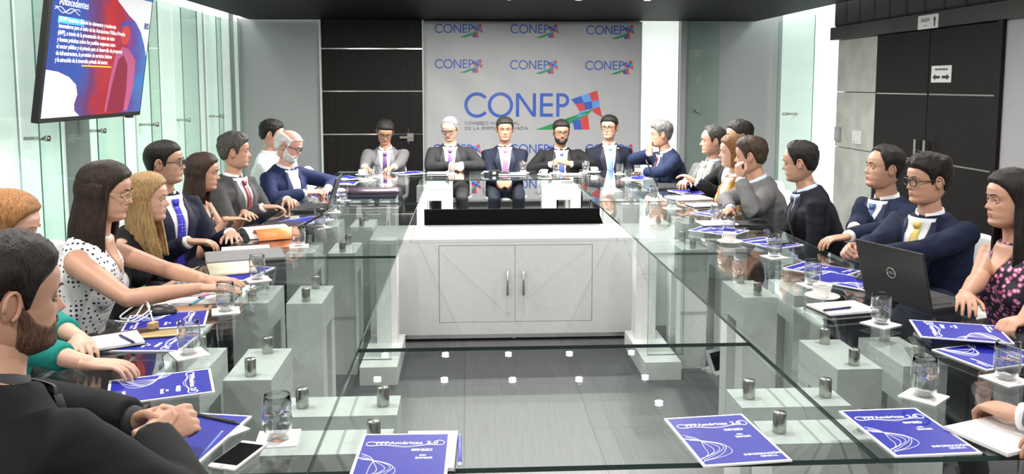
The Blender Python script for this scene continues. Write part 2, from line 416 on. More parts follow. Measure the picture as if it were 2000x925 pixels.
for x, y in spots:
    e = empty('downlight', (x, y, CEIL-.002)); tag(e, 'small round recessed downlight in the dark ceiling', 'light', 'ceiling downlights')
    link('trim_ring', trim_me, e); link('bulb', bulb_me, e)
    area('downlight_or_fill_lamp', (x, y, CEIL-.012), .055, LAMP_W*(.55 if y > 7.85 else 1.3 if y > 6.2 else 1.0), col=(1, .965, .92)).parent = None
# coves
for x, xs in ((X0+.13, 1), (X1-.2, -1)):
    link('cove_strip', MB().box(x-.03, x+.03, 2.0, Y1-.1, CEIL_HI-.03, CEIL_HI-.002).mesh('cove_strip', M_cove), ce)
link('cove_strip', MB().box(X0+.1, bx(629), Y1-.045, Y1-.032, CEIL+.03, CEIL+.06).mesh('cove_strip', M_cove), ce)

# ------------------------------------------------------------------ conference table: glass sheets on white portals
TOP = 0.75; GT = 0.012
IX0, IX1 = -0.356, 0.935; OX0, OX1 = IX0-.91, IX1+.91
YN, YN2, YF, YF2 = 1.81, 2.69, 7.61, 8.40
tb = empty('conference_table', (0.29, 5.1, 0)); tag(tb, 'ring-shaped conference table of clear glass sheets on white stone portals', 'table')
def pane(x0, x1, y0, y1):
    g = .0015
    p = MB().box(x0+g-.29, x1-g-.29, y0+g-5.1, y1-g-5.1, TOP-GT, TOP); p.m = [0, 0, 1, 1, 1, 1]
    link('glass_pane', p.mesh('glass_pane', [M_pane, M_edge]), tb)
for y0, y1 in ((YN, 4.19), (4.19, 6.12), (6.12, YF2)):
    pane(OX0, IX0, y0, y1); pane(IX1, OX1, y0, y1)
pane(IX0, IX1, YN, YN2); pane(IX0, IX1, YF, YF2)
BT = TOP-GT-.055
def portal_mesh(L=.32, T=.15, leg=.095, beam=.13):
    return MB().box(-L/2, L/2, -T/2, T/2, BT-beam, BT).box(-L/2, -L/2+leg, -T/2, T/2, 0, BT-beam).box(L/2-leg, L/2, -T/2, T/2, 0, BT-beam).mesh('portal_leg', M_block)
por = portal_mesh()
so = MB().lathe([(.017, 0), (.018, .002), (.018, .050), (.0165, .053), (.0165, .055)], 20).mesh('standoff', M_steel, True)
def portal(x, y, rz):
    o = link('portal_leg', por, tb, (x-.29, y-5.1, 0), rz)
    for s in (-1, 1): link('standoff', so, o, (s*.115, 0, BT))
for y in (2.76, 3.69, 4.76, 5.62, 6.55, 7.35):
    for x in (-.69, 1.27): portal(x, y, math.pi/2)
    for x in (-.92, 1.50): portal(x, y+.02, math.pi/2)
for x in (-.36, .94):
    for y in (2.37, 2.125): portal(x, y, 0)
for x in (-.30, .88): portal(x, 7.72, 0)
for x in (-.30, .88): portal(x, 8.1, 0)
# upright glass fins on low stone feet next to the cabinet
for x, s in ((-.50, 1), (1.08, -1)):
    foot = link('stone_foot', MB().box(-.10, .10, -.30, .30, 0, .10).mesh('stone_foot', M_block), tb, (x+s*.02-.29, 4.72-5.1, 0))
    p = MB().box(-.10, .10, -.006, .006, .10, TOP-GT); p.m = [1, 1, 0, 0, 1, 1]
    link('glass_fin', p.mesh('glass_fin', [M_pane, M_edge]), tb, (x-s*.02-.29, 4.55-5.1, 0))
    link('stone_post', MB().box(-.06, .06, -.06, .06, .10, TOP-GT-.03).mesh('stone_post', M_block), tb, (x+s*.03-.29, 4.90-5.1, 0))

# ------------------------------------------------------------------ white cabinet in the middle
a = on_z(712, 657, 0.03); b = on_z(1297, 655, 0.03); CY = (a.y+b.y)/2
CW0, CW1, CH, CD = -.605, 1.185, 0.65, .54
cab = empty('cabinet', ((CW0+CW1)/2, CY+CD/2, 0)); tag(cab, 'low white lacquered two-door cabinet in the middle of the table ring', 'cabinet')
hw = (CW1-CW0)/2
link('body', MB().box(-hw, hw, -CD/2+.02, CD/2, .045, CH-.02).mesh('body', M_white), cab)
link('plinth', MB().box(-hw, hw, -CD/2-.002, CD/2, .022, .046).mesh('plinth', M_chrome), cab)
for s in (-1, 0, 1):
    for t in (-1, 1): link('foot', MB().lathe([(.015, 0), (.02, .004), (.012, .022)], 12).mesh('foot', M_steel, True), cab, (s*(hw-.06), t*(CD/2-.05), 0))
dx0, dx1 = on_y(858, 540, CY).x-cab.location.x, on_y(1156, 540, CY).x-cab.location.x; dm = on_y(1006, 540, CY).x-cab.location.x
dz1, dz0 = CH-.042, on_y(1006, 627, CY).z
for x0, x1, z0, z1 in ((-hw, dx0-.003, .045, CH-.02), (dx1+.003, hw, .045, CH-.02), (dx0-.003, dx1+.003, dz1+.003, CH-.02), (dx0-.003, dx1+.003, .045, dz0-.003)):
    link('front_panel', MB().box(x0, x1, -CD/2, -CD/2+.02, z0, z1).mesh('front_panel', M_white), cab)
for x0, x1, hx in ((dx0, dm-.0015, on_y(991, 550, CY).x), (dm+.0015, dx1, on_y(1022, 550, CY).x)):
    d = link('door', MB().box(x0, x1, -CD/2, -CD/2+.018, dz0, dz1).mesh('door', M_white), cab)
    hx -= cab.location.x; z0, z1 = on_y(1000, 574, CY).z, on_y(1000, 527, CY).z
    t = MB().tube([(hx, -CD/2-.03, z0), (hx, -CD/2-.03, z1)], .007, 12)
    for z in (z0+.02, z1-.02): t.tube([(hx, -CD/2, z), (hx, -CD/2-.03, z)], .005, 8)
    link('handle', t.mesh('handle', M_steel, True), d)
ex = .20
for x0, x1 in ((-hw, -hw+ex+.05), (-hw+ex+.054, hw-ex-.054), (hw-ex-.05, hw)):
    link('top_board', MB().box(x0, x1, -CD/2, CD/2, CH-.019, CH).mesh('top_board', M_white), cab)
fa, fb = on_y(829, 430, CY+CD+.03).x-cab.location.x, on_y(1180, 430, CY+CD+.03).x-cab.location.x
zt = on_y(1000, 407, CY+CD+.03).z
link('raised_flap', MB().add([(fa, CD/2+.01, CH-.03), (fb, CD/2+.01, CH-.03), (fb-.05, CD/2+.01, zt), (fa, CD/2+.01, zt), (fa, CD/2+.03, CH-.03), (fb, CD/2+.03, CH-.03), (fb-.05, CD/2+.03, zt), (fa, CD/2+.03, zt)],
     [(0, 1, 2, 3), (7, 6, 5, 4), (0, 4, 5, 1), (1, 5, 6, 2), (2, 6, 7, 3), (3, 7, 4, 0)]).mesh('raised_flap', mat('matt_black', (.004, .004, .004), .7, spec=.05)), cab)

# ------------------------------------------------------------------ banner
BY = Y1-.13
ban = empty('banner', (on_y(1040, 200, BY).x, BY, 0)); tag(ban, 'grey fabric CONEP press banner hanging behind the speakers', 'banner')
def bp(px, py): p = on_y(px, py, BY); return (p.x-ban.location.x, p.z)
bx0, bx1 = bp(829, 200)[0], bp(1252, 200)[0]
m = MB(); nx, nz = 60, 50; zt, zb = 2.385, .13
def bz(x, z): return .010*math.sin(x*3.1+z*1.3)*math.sin(z*2.2+.6)+.006*math.sin(x*9+z*7)*(0.4+0.6*math.sin(z*3)**2)
g = [[(bx0+(bx1-bx0)*i/nx, bz(bx0+(bx1-bx0)*i/nx, zb+(zt-zb)*j/nz), zb+(zt-zb)*j/nz) for i in range(nx+1)] for j in range(nz+1)]
vs = [p for r in g for p in r]
m.add(vs, [(j*(nx+1)+i, j*(nx+1)+i+1, (j+1)*(nx+1)+i+1, (j+1)*(nx+1)+i) for j in range(nz) for i in range(nx)])
sh = link('fabric', m.mesh('fabric', mat('banner_fabric', (.44, .44, .46), .42, var=.03, scale=6, bump=.05, bscale=10), True), ban)
sd = sh.modifiers.new('s', 'SOLIDIFY'); sd.thickness = .004
C_blue, C_red, C_green, C_lb = [mat('print_'+n, c, .45, var=.02) for n, c in (('blue', srgb(38, 84, 178)), ('red', srgb(205, 58, 60)), ('green', srgb(20, 140, 78)), ('light_blue', srgb(90, 150, 220)))]
M_greyink = mat('print_grey', srgb(128, 128, 134), .5, var=0)
def flat(name, polys, mats, parent, y):
    """polys: list of (points [(x,z)], material index) as thin print on the cloth"""
    m = MB()
    for P, mi in polys:
        nP = len(P); A = sum(P[i][0]*P[(i+1) % nP][1]-P[(i+1) % nP][0]*P[i][1] for i in range(nP))
        if A < 0: P = P[::-1]
        m.add([(x, y+bz(x, z), z) for x, z in P], [tuple(range(nP))], mi)
    return link(name, m.mesh(name, mats), parent)
def conep(x, z, h, parent, y):
    """letters C O N E P with cap height h, left bottom at x,z"""
    t = h*.135; polys = []; r = h*.54
    def arc(cx, cz, a0, a1, n=36):
        for i in range(n):
            a, b = a0+(a1-a0)*i/n, a0+(a1-a0)*(i+1)/n
            polys.append(([(cx+r*math.cos(a), cz+r*math.sin(a)), (cx+r*math.cos(b), cz+r*math.sin(b)), (cx+(r-t)*math.cos(b), cz+(r-t)*math.sin(b)), (cx+(r-t)*math.cos(a), cz+(r-t)*math.sin(a))], 0))
    def q(x0, x1, z0, z1): polys.append(([(x0, z0), (x1, z0), (x1, z1), (x0, z1)], 0))
    arc(x+r, z+h/2, .70, 2*math.pi-.70, 28)
    x += h*1.0; arc(x+r, z+h/2, 0, 2*math.pi, 40)
    x += h*1.20; q(x, x+t, z, z+h); q(x+h*.72, x+h*.72+t, z, z+h)
    polys.append(([(x, z+h), (x+t*1.1, z+h), (x+h*.72+t, z), (x+h*.72-t*.1, z)], 0))
    x += h*1.03; q(x, x+t, z, z+h)
    for k in (0, .44, 1-.135): q(x+t, x+h*.55, z+h*k, z+h*k+t)
    x += h*.70; q(x, x+t, z, z+h)
    pr = h*.30; cz = z+h-pr; cx = x+h*.26
    q(x+t, cx, z+h-t, z+h); q(x+t, cx, z+h-2*pr, z+h-2*pr+t)
    for i in range(14):
        a, b = -math.pi/2+math.pi*i/14, -math.pi/2+math.pi*(i+1)/14
        polys.append(([(cx+pr*math.cos(a), cz+pr*math.sin(a)), (cx+pr*math.cos(b), cz+pr*math.sin(b)), (cx+(pr-t)*math.cos(b), cz+(pr-t)*math.sin(b)), (cx+(pr-t)*math.cos(a), cz+(pr-t)*math.sin(a))], 0))
    flat('lettering', polys, [C_blue], parent, y)
def emblem(x, z, s, parent, y):
    """woven arrow emblem; x,z = left tip of the green tail, s = width"""
    P = lambda u, v: (x+u*s, z+v*s)
    pol = [([P(0, 0), P(.26, 0), P(.62, .12), P(.80, .24), P(.87, .31), P(.62, .22), P(.45, .16)], 2),
           ([P(.55, .13), P(.66, .18), P(.70, 0), P(.58, 0)], 0), ([P(.66, .18), P(.78, .24), P(.81, 0), P(.70, 0)], 1),
           ([P(.53, .45), P(.68, .50), P(.72, .40), P(.60, .37)], 0), ([P(.68, .50), P(.80, .54), P(.84, .42), P(.72, .40)], 3),
           ([P(.80, .54), P(.92, .58), P(.95, .44), P(.84, .42)], 1), ([P(.60, .37), P(.72, .40), P(.74, .29), P(.66, .27)], 1),
           ([P(.72, .40), P(.84, .42), P(.85, .31), P(.74, .29)], 0), ([P(.84, .42), P(.95, .44), P(.96, .34), P(.85, .31)], 3),
           ([P(.85, .31), P(.96, .34), P(1.0, .18), P(.86, .26)], 1), ([P(.66, .27), P(.74, .29), P(.80, .24), P(.62, .18)], 3)]
    flat('emblem', pol, [C_blue, C_red, C_green, C_lb], parent, y-.0006)
for px, py in ((849, 74), (997, 75), (1145, 77), (849, 143), (996, 145), (1143, 146), (846, 309), (996, 309), (1143, 309), (846, 378), (996, 378), (1143, 378)):
    x, z = bp(px, py-10); h = abs(bp(px, py-26)[1]-bp(px, py-9)[1])
    conep(x, z, h, ban, -.004)
    x2, z2 = bp(px+48, py-1); emblem(x2, z2, bp(px+94, py)[0]-x2, ban, -.004)
x, z = bp(907, 228); conep(x, z, bp(907, 182)[1]-z, ban, -.004)
x2, z2 = bp(1046, 253); emblem(x2, z2, bp(1176, 250)[0]-x2, ban, -.004)
for txt, py in (('CONSEJO NACIONAL', 243), ('DE LA EMPRESA PRIVADA', 253)):
    x, z = bp(907, py); o = link('lettering', text_mesh(txt, .058, M_greyink, extrude=.0005, sx=1.22), ban, (x, -.012, z)); o.rotation_euler = (math.pi/2, 0, 0)

# ------------------------------------------------------------------ television
P1 = Vector((-.509*5.0-.0, 5.0, 1.6-77/1650*5.0)); P1 = on_y(74, 242, 5.0); P2 = on_y(274, 227, 6.45); P2.z = P1.z
ux = (P2-P1); TW = ux.length; ux.normalize()
TH = .88; TC = .73
nrm = Vector((-ux.y, ux.x, 0))*-1     # faces the room
tilt = math.radians(9)
uz = (Vector((0, 0, 1))*math.cos(tilt) + nrm*math.sin(tilt)).normalized(); un = ux.cross(uz)
tv = empty('television'); tag(tv, 'large wall-mounted flat television showing a blue and red presentation slide', 'television')
tv.matrix_world = Matrix(((ux.x, -un.x, uz.x, P1.x), (ux.y, -un.y, uz.y, P1.y), (ux.z, -un.z, uz.z, P1.z), (0, 0, 0, 1)))
# local: x along width, z up, -y towards the room
bevel(link('bezel', MB().box(0, TW, 0, .045, 0, TH).mesh('bezel', M_black), tv), .006)
link('rear_housing', MB().box(.15, TW-.15, .045, .075, .12, TH-.12).mesh('rear_housing', M_black), tv)
link('wall_bracket', MB().box(TW/2-.2, TW/2+.2, .075, .11, TH*.3, TH*.6).box(TW/2-.03, TW/2+.03, .11, .30, TH*.4, TH*.46).mesh('wall_bracket', M_black), tv)
link('sensor', MB().box(TW*.86, TW*.92, .0, .03, -.014, 0).mesh('sensor', M_black), tv)
def screen_mat():
    m = bpy.data.materials.new('slide_picture'); m.use_nodes = True; nt = m.node_tree; b = nt.nodes['Principled BSDF']
    tc = nt.nodes.new('ShaderNodeTexCoord'); sep = nt.nodes.new('ShaderNodeSeparateXYZ'); nt.links.new(tc.outputs['Object'], sep.inputs[0])
    nz = nt.nodes.new('ShaderNodeTexNoise'); nz.inputs['Scale'].default_value = 5; nz.inputs['Detail'].default_value = 6; nt.links.new(tc.outputs['Object'], nz.inputs[0])
    ma = nt.nodes.new('ShaderNodeMath'); ma.operation = 'MULTIPLY_ADD'; nt.links.new(nz.outputs[0], ma.inputs[0]); ma.inputs[1].default_value = .55; nt.links.new(sep.outputs[0], ma.inputs[2])
    mr = nt.nodes.new('ShaderNodeMapRange'); mr.inputs[1].default_value = .25; mr.inputs[2].default_value = TW+.25; nt.links.new(ma.outputs[0], mr.inputs[0])
    r = nt.nodes.new('ShaderNodeValToRGB'); cr = r.color_ramp
    cr.elements[0].color = (*srgb(25, 75, 180), 1); cr.elements[1].color = (*srgb(70, 140, 215), 1)
    for p, c in ((.28, srgb(50, 90, 190)), (.42, srgb(120, 50, 110)), (.56, srgb(205, 35, 45)), (.70, srgb(190, 30, 50)), (.82, srgb(110, 80, 170))):
        e = cr.elements.new(p); e.color = (*c, 1)
    nt.links.new(mr.outputs[0], r.inputs[0]); b.inputs['Base Color'].default_value = (.01, .01, .01, 1); nt.links.new(r.outputs[0], b.inputs['Emission Color'])
    b.inputs['Emission Strength'].default_value = .9; b.inputs['Roughness'].default_value = .25; return m
link('screen', MB().box(.022, TW-.022, -.001, .002, .03, TH-.022).mesh('screen', screen_mat()), tv)
def lit(name, c, e=.45):
    return mat(name, c, .4, var=0, emit=e)
E_w, E_c, E_y, E_sk = lit('slide_white', (.85, .87, .9)), lit('slide_cyan', srgb(70, 185, 230)), lit('slide_yellow', srgb(240, 200, 20)), lit('slide_skin', srgb(190, 60, 60))
E_dk, E_pk, E_bl = lit('slide_dark', srgb(120, 25, 50), .6), lit('slide_pink', srgb(165, 80, 120), .5), lit('slide_blue', srgb(50, 70, 160), .7)
def scr(name, P, m, lay):
    P = [(.022+u*(TW-.044), .03+v*(TC-.052)) for u, v in P]
    return link(name, MB().add([(x, -.001-.0006*lay, z) for x, z in P], [tuple(range(len(P)))]).mesh(name, m), tv)
curve = [(0, .42), (.10, .405), (.20, .36), (.27, .29), (.29, .20), (.27, .11), (.28, .05), (.33, 0), (0, 0)]
scr('slide_shape', curve[::-1], E_w, 1)
scr('slide_shape', [(1, 1.19), (.52, 1.19), (.74, 1.0), (.82, .95), (.90, .85), (.96, .72), (1, .60)], E_w, 1)
# pictured worker: head, jacket, arm
hd = [(.72+.055*math.cos(a), .80+.10*math.sin(a)) for a in np.linspace(0, 2*math.pi, 20, endpoint=False)]
scr('slide_figure', [(.58, .02), (.60, .35), (.63, .58), (.70, .68), (.78, .66), (.87, .55), (.88, .30), (.84, .02)], E_pk, 1)
scr('slide_figure', [(.60, .02), (.63, .30), (.67, .55), (.72, .60), (.78, .50), (.80, .25), (.79, .02)], E_dk, 2)
scr('slide_figure', hd, E_sk, 2)
scr('slide_figure', [(.655, .82), (.66, .90), (.70, .95), (.76, .94), (.785, .85), (.77, .90), (.72, .905), (.68, .88)], E_bl, 3)
scr('slide_highlight', [(.055, .828), (.285, .828), (.285, .888), (.055, .888)], E_c, 1)
scr('slide_underline', [(.30, .462), (.60, .462), (.60, .475), (.30, .475)], E_y, 2)
lines = ['El PPP Américas difunde los elementos y tendencias', 'innovadores para el éxito de las Asociaciones Público-Privadas', '(APP), a través de la presentación de casos de éxito',
         'y buenas prácticas sobre los posibles esquemas entre', 'el sector público y el privado para el desarrollo de proyectos', 'de infraestructura, la provisión de servicios básicos', 'y la atracción de la inversión privada del sector.']
for i, t in enumerate(lines):
    o = link('lettering', text_mesh(t, .038, E_w, extrude=.0003, sx=.95, bold=.0008), tv, (.022+.06*TW, -.004, .03+(.786-i*.0547)*TC)); o.rotation_euler = (math.pi/2, 0, 0)
o = link('lettering', text_mesh('Antecedentes', .065, E_w, extrude=.0003, bold=.001), tv, (.09, -.004, .03+.915*TC)); o.rotation_euler = (math.pi/2, 0, 0)
o = link('lettering', text_mesh('BID', .06, lit('slide_navy', srgb(20, 60, 120), .3), extrude=.0003, bold=.001), tv, (TW*.915, -.004, .03+.83*TC)); o.rotation_euler = (math.pi/2, 0, 0)
m = MB()
for ph in (0, 1.9):
    P = [(.05+.30*t, -.004, .03+TC*(.875+.022*math.sin(t*9+ph))) for t in np.linspace(0, 1, 40)]
    m.tube(P, .0025, 5)
link('line_art', m.mesh('line_art', E_w), tv)
# ------------------------------------------------------------------ people
def tabfun(zs, vs, k=9):
    z = np.linspace(zs[0], zs[-1], 401); v = np.interp(z, zs, vs)
    ker = np.hanning(k*2+1); ker /= ker.sum()
    vp = np.pad(v, k, mode='reflect', reflect_type='odd'); v2 = np.convolve(vp, ker, 'valid')
    v2[0], v2[-1] = v[0], v[-1]
    return lambda q: np.interp(q, z, v2)
HZ = [-.122, -.116, -.106, -.094, -.079, -.062, -.045, -.030, 0, .025, .05, .08, .10, .112, .118]
FRONT = tabfun(HZ, [.030, .062, .083, .089, .083, .088, .086, .086, .084, .093, .093, .078, .056, .030, .002])
BACK = tabfun(HZ, [.010, .020, .032, .048, .062, .075, .086, .092, .102, .106, .104, .088, .064, .036, .002])
WIDE = tabfun(HZ, [.018, .032, .046, .054, .060, .064, .067, .070, .0745, .077, .077, .066, .049, .027, .002])
def head_pt(th, z):
    """point of the skull surface; th=0 is the face midline"""
    c, s = math.cos(th), math.sin(th)
    a = WIDE(z); b = FRONT(z) if c > 0 else BACK(z)
    n = 2.35 if c > 0 else 2.1
    r = (abs(s/a)**n + abs(c/b)**n)**(-1/n)
    return r*s, r*c, z
def head_geo(nth=56, nz=52, fem=False):
    vs, fs, ms = [], [], []
    S = np.linspace(-1, 1, nth, endpoint=False)
    ths = [math.pi*(.42*t + .58*t**3) for t in S]
    zs = list(np.linspace(-.122, .118, nz))
    for z in zs:
        for th in ths:
            x, y, _ = head_pt(th, z)
            if abs(th) < 1.3 and y > 0:
                ax = abs(x)
                # nose
                if -.046 < z < .022:
                    t = (z-.018)/(-.036-.018)
                    prof = np.interp(t, [0, .3, .7, .92, 1.0, 1.15], [.000, .006, .018, .024, .019, .0])
                    sg = np.interp(t, [0, .6, .9, 1.1], [.006, .0075, .0115, .013])
                    y += prof*math.exp(-(ax/sg)**2)
                y -= .0095*math.exp(-((ax-.031)/.015)**2-((z-.001)/.010)**2)      # sockets
                y += .0035*math.exp(-((ax-.028)/.02)**2-((z-.020)/.006)**2)        # brow
                y += .0045*math.exp(-(ax/.020)**2-((z+.0565)/.0042)**2)            # upper lip
                y += .0055*math.exp(-(ax/.018)**2-((z+.0665)/.0045)**2)            # lower lip
                y -= .0030*math.exp(-(ax/.022)**2-((z+.0615)/.0022)**2)
                y += .003*math.exp(-((ax-.045)/.014)**2-((z+.022)/.014)**2)        # cheekbone
            vs.append((x, y, z))
    for i in range(nz-1):
        for k in range(nth):
            a, b = i*nth+k, i*nth+(k+1) % nth
            f = (a, b, b+nth, a+nth); c = np.mean([vs[q] for q in f], axis=0)
            lip = abs(c[0]) < .0225*(1-abs(c[2]+.0615)/.020) and -.0725 < c[2] < -.052 and c[1] > .05
            fs.append(f); ms.append(1 if lip else 0)
    fs.append(tuple(reversed(range(nth)))); ms.append(0); fs.append(tuple(range((nz-1)*nth, nz*nth))); ms.append(0)
    mb = MB(); mb.add(vs, fs, ms)
    for s in (-1, 1):
        # ear: flattened shell with a rim
        R = Matrix.Rotation(s*.35, 3, 'Z') @ Matrix.Rotation(-.15, 3, 'X')
        mb.ell((s*.0765, -.012, -.004), (.007, .0175, .031), 10, 8, 0, R)
        pts = [Vector((s*.006, .016*math.cos(a)-.002, .029*math.sin(a))) for a in np.linspace(-1.2, 3.6, 12)]
        mb.tube([R @ p + Vector((s*.079, -.012, -.004)) for p in pts], .0042, 6)
        # eye
        yc = .0722
        mb.ell((s*.031, yc-.001, .0015), (.0125, .0115, .0115), 12, 8, 2)
        mb.ell((s*.031, yc+.0072, .0010), (.0060, .0042, .0062), 10, 6, 3)
        for zz, dy in ((.0105, .0095), (-.0075, .0085)):   # lids
            mb.tube([(s*.031+u*.013, yc+dy-abs(u)**2*.0065, zz-.001-(abs(u)**2)*.007*(1 if zz > 0 else -1)) for u in np.linspace(-1, 1, 7)], .0032, 6, 0)
    return mb
HEAD = head_geo()

def hand_geo(pose, side):
    """wrist at origin, fingers +Y, palm down (-Z); side=+1 right hand (thumb towards -X)"""
    curl, spread, thumb = {'flat': (.16, .10, .45), 'rest': (.45, .06, .5), 'clasp': (.95, .01, .35), 'fist': (1.35, 0, .3), 'write': (.85, .02, .55)}[pose]
    mb = MB()
    rs = []
    for y, wx, tz, dz in ((-.03, .026, .020, 0), (0, .027, .019, 0), (.025, .034, .018, .0), (.055, .040, .016, .002), (.085, .040, .013, .003), (.095, .036, .010, .002)):
        rs.append([(wx*math.cos(a), y, dz+tz*math.sin(a)) for a in np.linspace(0, 2*math.pi, 14, endpoint=False)])
    mb.rings(rs)
    for i, (x, L) in enumerate(((-.029, .072), (-.0098, .080), (.0098, .075), (.028, .058))):
        x *= side; p = Vector((x, .075, .002)); d = Vector((spread*(i-1.5)*side*1.2, 1, 0)).normalized()
        pts = [p, p + d*.018]; q = pts[-1]; ang = 0
        for seg, c in ((.44, curl*.9), (.31, curl*1.1), (.25, curl*.7)):
            ang += c
            dd = Vector((d.x*math.cos(ang), d.y*math.cos(ang), -math.sin(ang)))
            q = q + dd*L*seg; pts.append(q)
        r0 = (.0088, .0092, .0088, .0078)[i]
        mb.tube(pts, [r0, r0, r0*.95, r0*.86, r0*.74], 9, round_ends=True)
    p = Vector((-.024*side, .022, -.004)); a = thumb
    d1 = Vector((-math.sin(a+.35)*side, math.cos(a+.35), -.35)).normalized(); d2 = Vector((-math.sin(a*.4)*side, math.cos(a*.4), -.35)).normalized()
    if pose in ('clasp', 'fist', 'write'): d2 = Vector((math.sin(.5)*side, math.cos(.5), -.35)).normalized()
    mb.tube([p, p+d1*.03, p+d1*.048, p+d1*.048+d2*.022, p+d1*.048+d2*.038], [.015, .0125, .0105, .0098, .008], 9, round_ends=True)
    return mb
_hc = {}
def hand(pose, side, vox):
    k = (pose, side, vox)
    if k not in _hc: _hc[k] = remesh(hand_geo(pose, side), vox, 2, .4)
    return _hc[k]

def skin_mat(c): return mat('skin_%02x%02x%02x' % tuple(int(255*v) for v in c), c, .48, var=.05, scale=14, bump=.03, bscale=300)
M_eye = mat('eye_white', (.38, .35, .33), .2, var=0); M_iris = mat('iris_brown', (.03, .018, .012), .15, var=0)
shoe_me = MB().rings([[(.038*w*math.cos(a), y, .035*h+max(-.035*h, .045*h*math.sin(a))) for a in np.linspace(0, 2*math.pi, 12, endpoint=False)] for y, w, h in ((-.08, .6, .7), (-.07, .85, 1), (-.02, .95, 1.1), (.05, 1.05, .8), (.12, 1.1, .6), (.16, .9, .5), (.18, .5, .35))]).mesh('shoe', mat('black_leather', (.012, .011, .010), .3), True)
M_cuff = mat('cuff_white', (.78, .79, .82), .6, var=.02)

HAIRS = {}
def noise3(p, s=1.0): return noise.noise(Vector(p)*s)
def hair_cap(line, thick, top=.016, jag=.0035, upper=None, seed=0, swept=0.0):
    """shell over the scalp. line: [(deg, z)] lower hairline by angle from the face; thick: side thickness"""
    A = [a for a, _ in line]; Z = [z for _, z in line]
    nth, nr = 64, 20; mb = MB(); outer = []; inner = []
    for j in range(nr+1):
        v = j/nr
        for k in range(nth):
            th = -math.pi + 2*math.pi*k/nth; deg = abs(math.degrees(th))
            zl = np.interp(deg, A, Z); zu = .1179 if upper is None else np.interp(deg, [a for a, _ in upper], [z for _, z in upper])
            if zu < zl+.002: zu = zl+.002
            z = zl + (zu-zl)*(v**.8)
            p = Vector(head_pt(th, z)); d = (p - Vector((0, -.012, .015))).normalized()
            ramp = min(1, (v/.14))**.6
            if upper is not None: ramp *= min(1, (1-v)/.25)**.6
            t = thick + (top-thick)*min(1, max(0, (z-.02)/.06))
            nn = noise3((p.x*60+seed, p.y*60, p.z*30)) * jag + noise3((p.x*170, p.y*170+seed, p.z*60)) * jag*.6
            fr = max(0, math.cos(th))*max(0, (z-.05)/.06); t *= 1-.45*max(0, math.cos(th))*(1-min(1, v/.5))
            q = p + d*(ramp*(t + nn) + .0012) + Vector((0, swept*fr*.01, swept*fr*.008))
            outer.append(tuple(q)); inner.append(tuple(p - d*.004))
    n = len(outer)
    fs = [(j*nth+k, j*nth+(k+1) % nth, (j+1)*nth+(k+1) % nth, (j+1)*nth+k) for j in range(nr) for k in range(nth)]
    mb.add(outer + inner, fs + [(n+k, n+(k+1) % nth, (k+1) % nth, k) for k in range(nth)] + ([tuple(range(nr*nth, nr*nth+nth))] if upper is None else [(nr*nth+k, nr*nth+(k+1) % nth, n+nr*nth+(k+1) % nth, n+nr*nth+k) for k in range(nth)]))
    return mb
SHORT = [(0, .066), (30, .064), (50, .050), (64, .030), (72, -.012), (80, -.016), (86, .022), (104, .030), (116, -.004), (130, -.045), (180, -.062)]
RECEDE = [(0, .094), (22, .092), (40, .088), (52, .060), (66, .030), (72, -.008), (80, -.012), (86, .022), (104, .030), (116, -.004), (130, -.045), (180, -.060)]
LONGL = [(0, .072), (25, .068), (48, .048), (62, .015), (78, -.03), (95, -.06), (130, -.075), (180, -.085)]
def curtain(mb, length, a0=62, a1=298, wave=.006, thick=.022, flare=.02, taper=.75, front=0.0, seed=0):
    """long hair falling from the sides and back of the head"""
    nth, nr = 56, 22; out = []; inn = []
    for j in range(nr+1):
        v = j/nr; z = .045 - v*(length+.045)
        for k in range(nth+1):
            th = math.radians(a0 + (a1-a0)*k/nth)
            zz = max(z, -.03); x, y, _ = head_pt(((th+math.pi) % (2*math.pi))-math.pi, zz)
            d = Vector((math.sin(th), math.cos(th), 0))
            below = max(0, -.03-z)
            edge = min(1, min(k, nth-k)/5)
            r = (thick*(.55+.45*edge))*min(1, .62+v*2.2) + flare*min(1, below/.12) + wave*noise3((th*7+seed, z*6, seed)) + wave*.8*noise3((th*26, z*3, seed+3))
            tp = 1 - (1-taper)*max(0, (v-.75)/.25)
            q = Vector((x, y, z)) + d*r
            q.y += front*below*.6*(1 if math.cos(th) > -.3 else .2)
            q.x *= tp; ragged = .02*noise3((th*14, 1.5, seed))*(v**3)
            q.z += ragged
            out.append(tuple(q)); dd = min(.016, thick*.8)
            inn.append((q.x - d.x*dd, q.y - d.y*dd, q.z))
    W = nth+1; n = len(out)
    fs = [(j*W+k, j*W+k+1, (j+1)*W+k+1, (j+1)*W+k) for j in range(nr) for k in range(nth)]
    fs += [(n+b, n+a, n+d, n+c) for a, b, c, d in fs]
    for j in range(nr):
        fs += [(j*W, (j+1)*W, n+(j+1)*W, n+j*W), (j*W+nth, n+j*W+nth, n+(j+1)*W+nth, (j+1)*W+nth)]
    fs += [(k, n+k, n+k+1, k+1) for k in range(nth)] + [(nr*W+k, nr*W+k+1, n+nr*W+k+1, n+nr*W+k) for k in range(nth)]
    mb.add(out+inn, fs); return mb
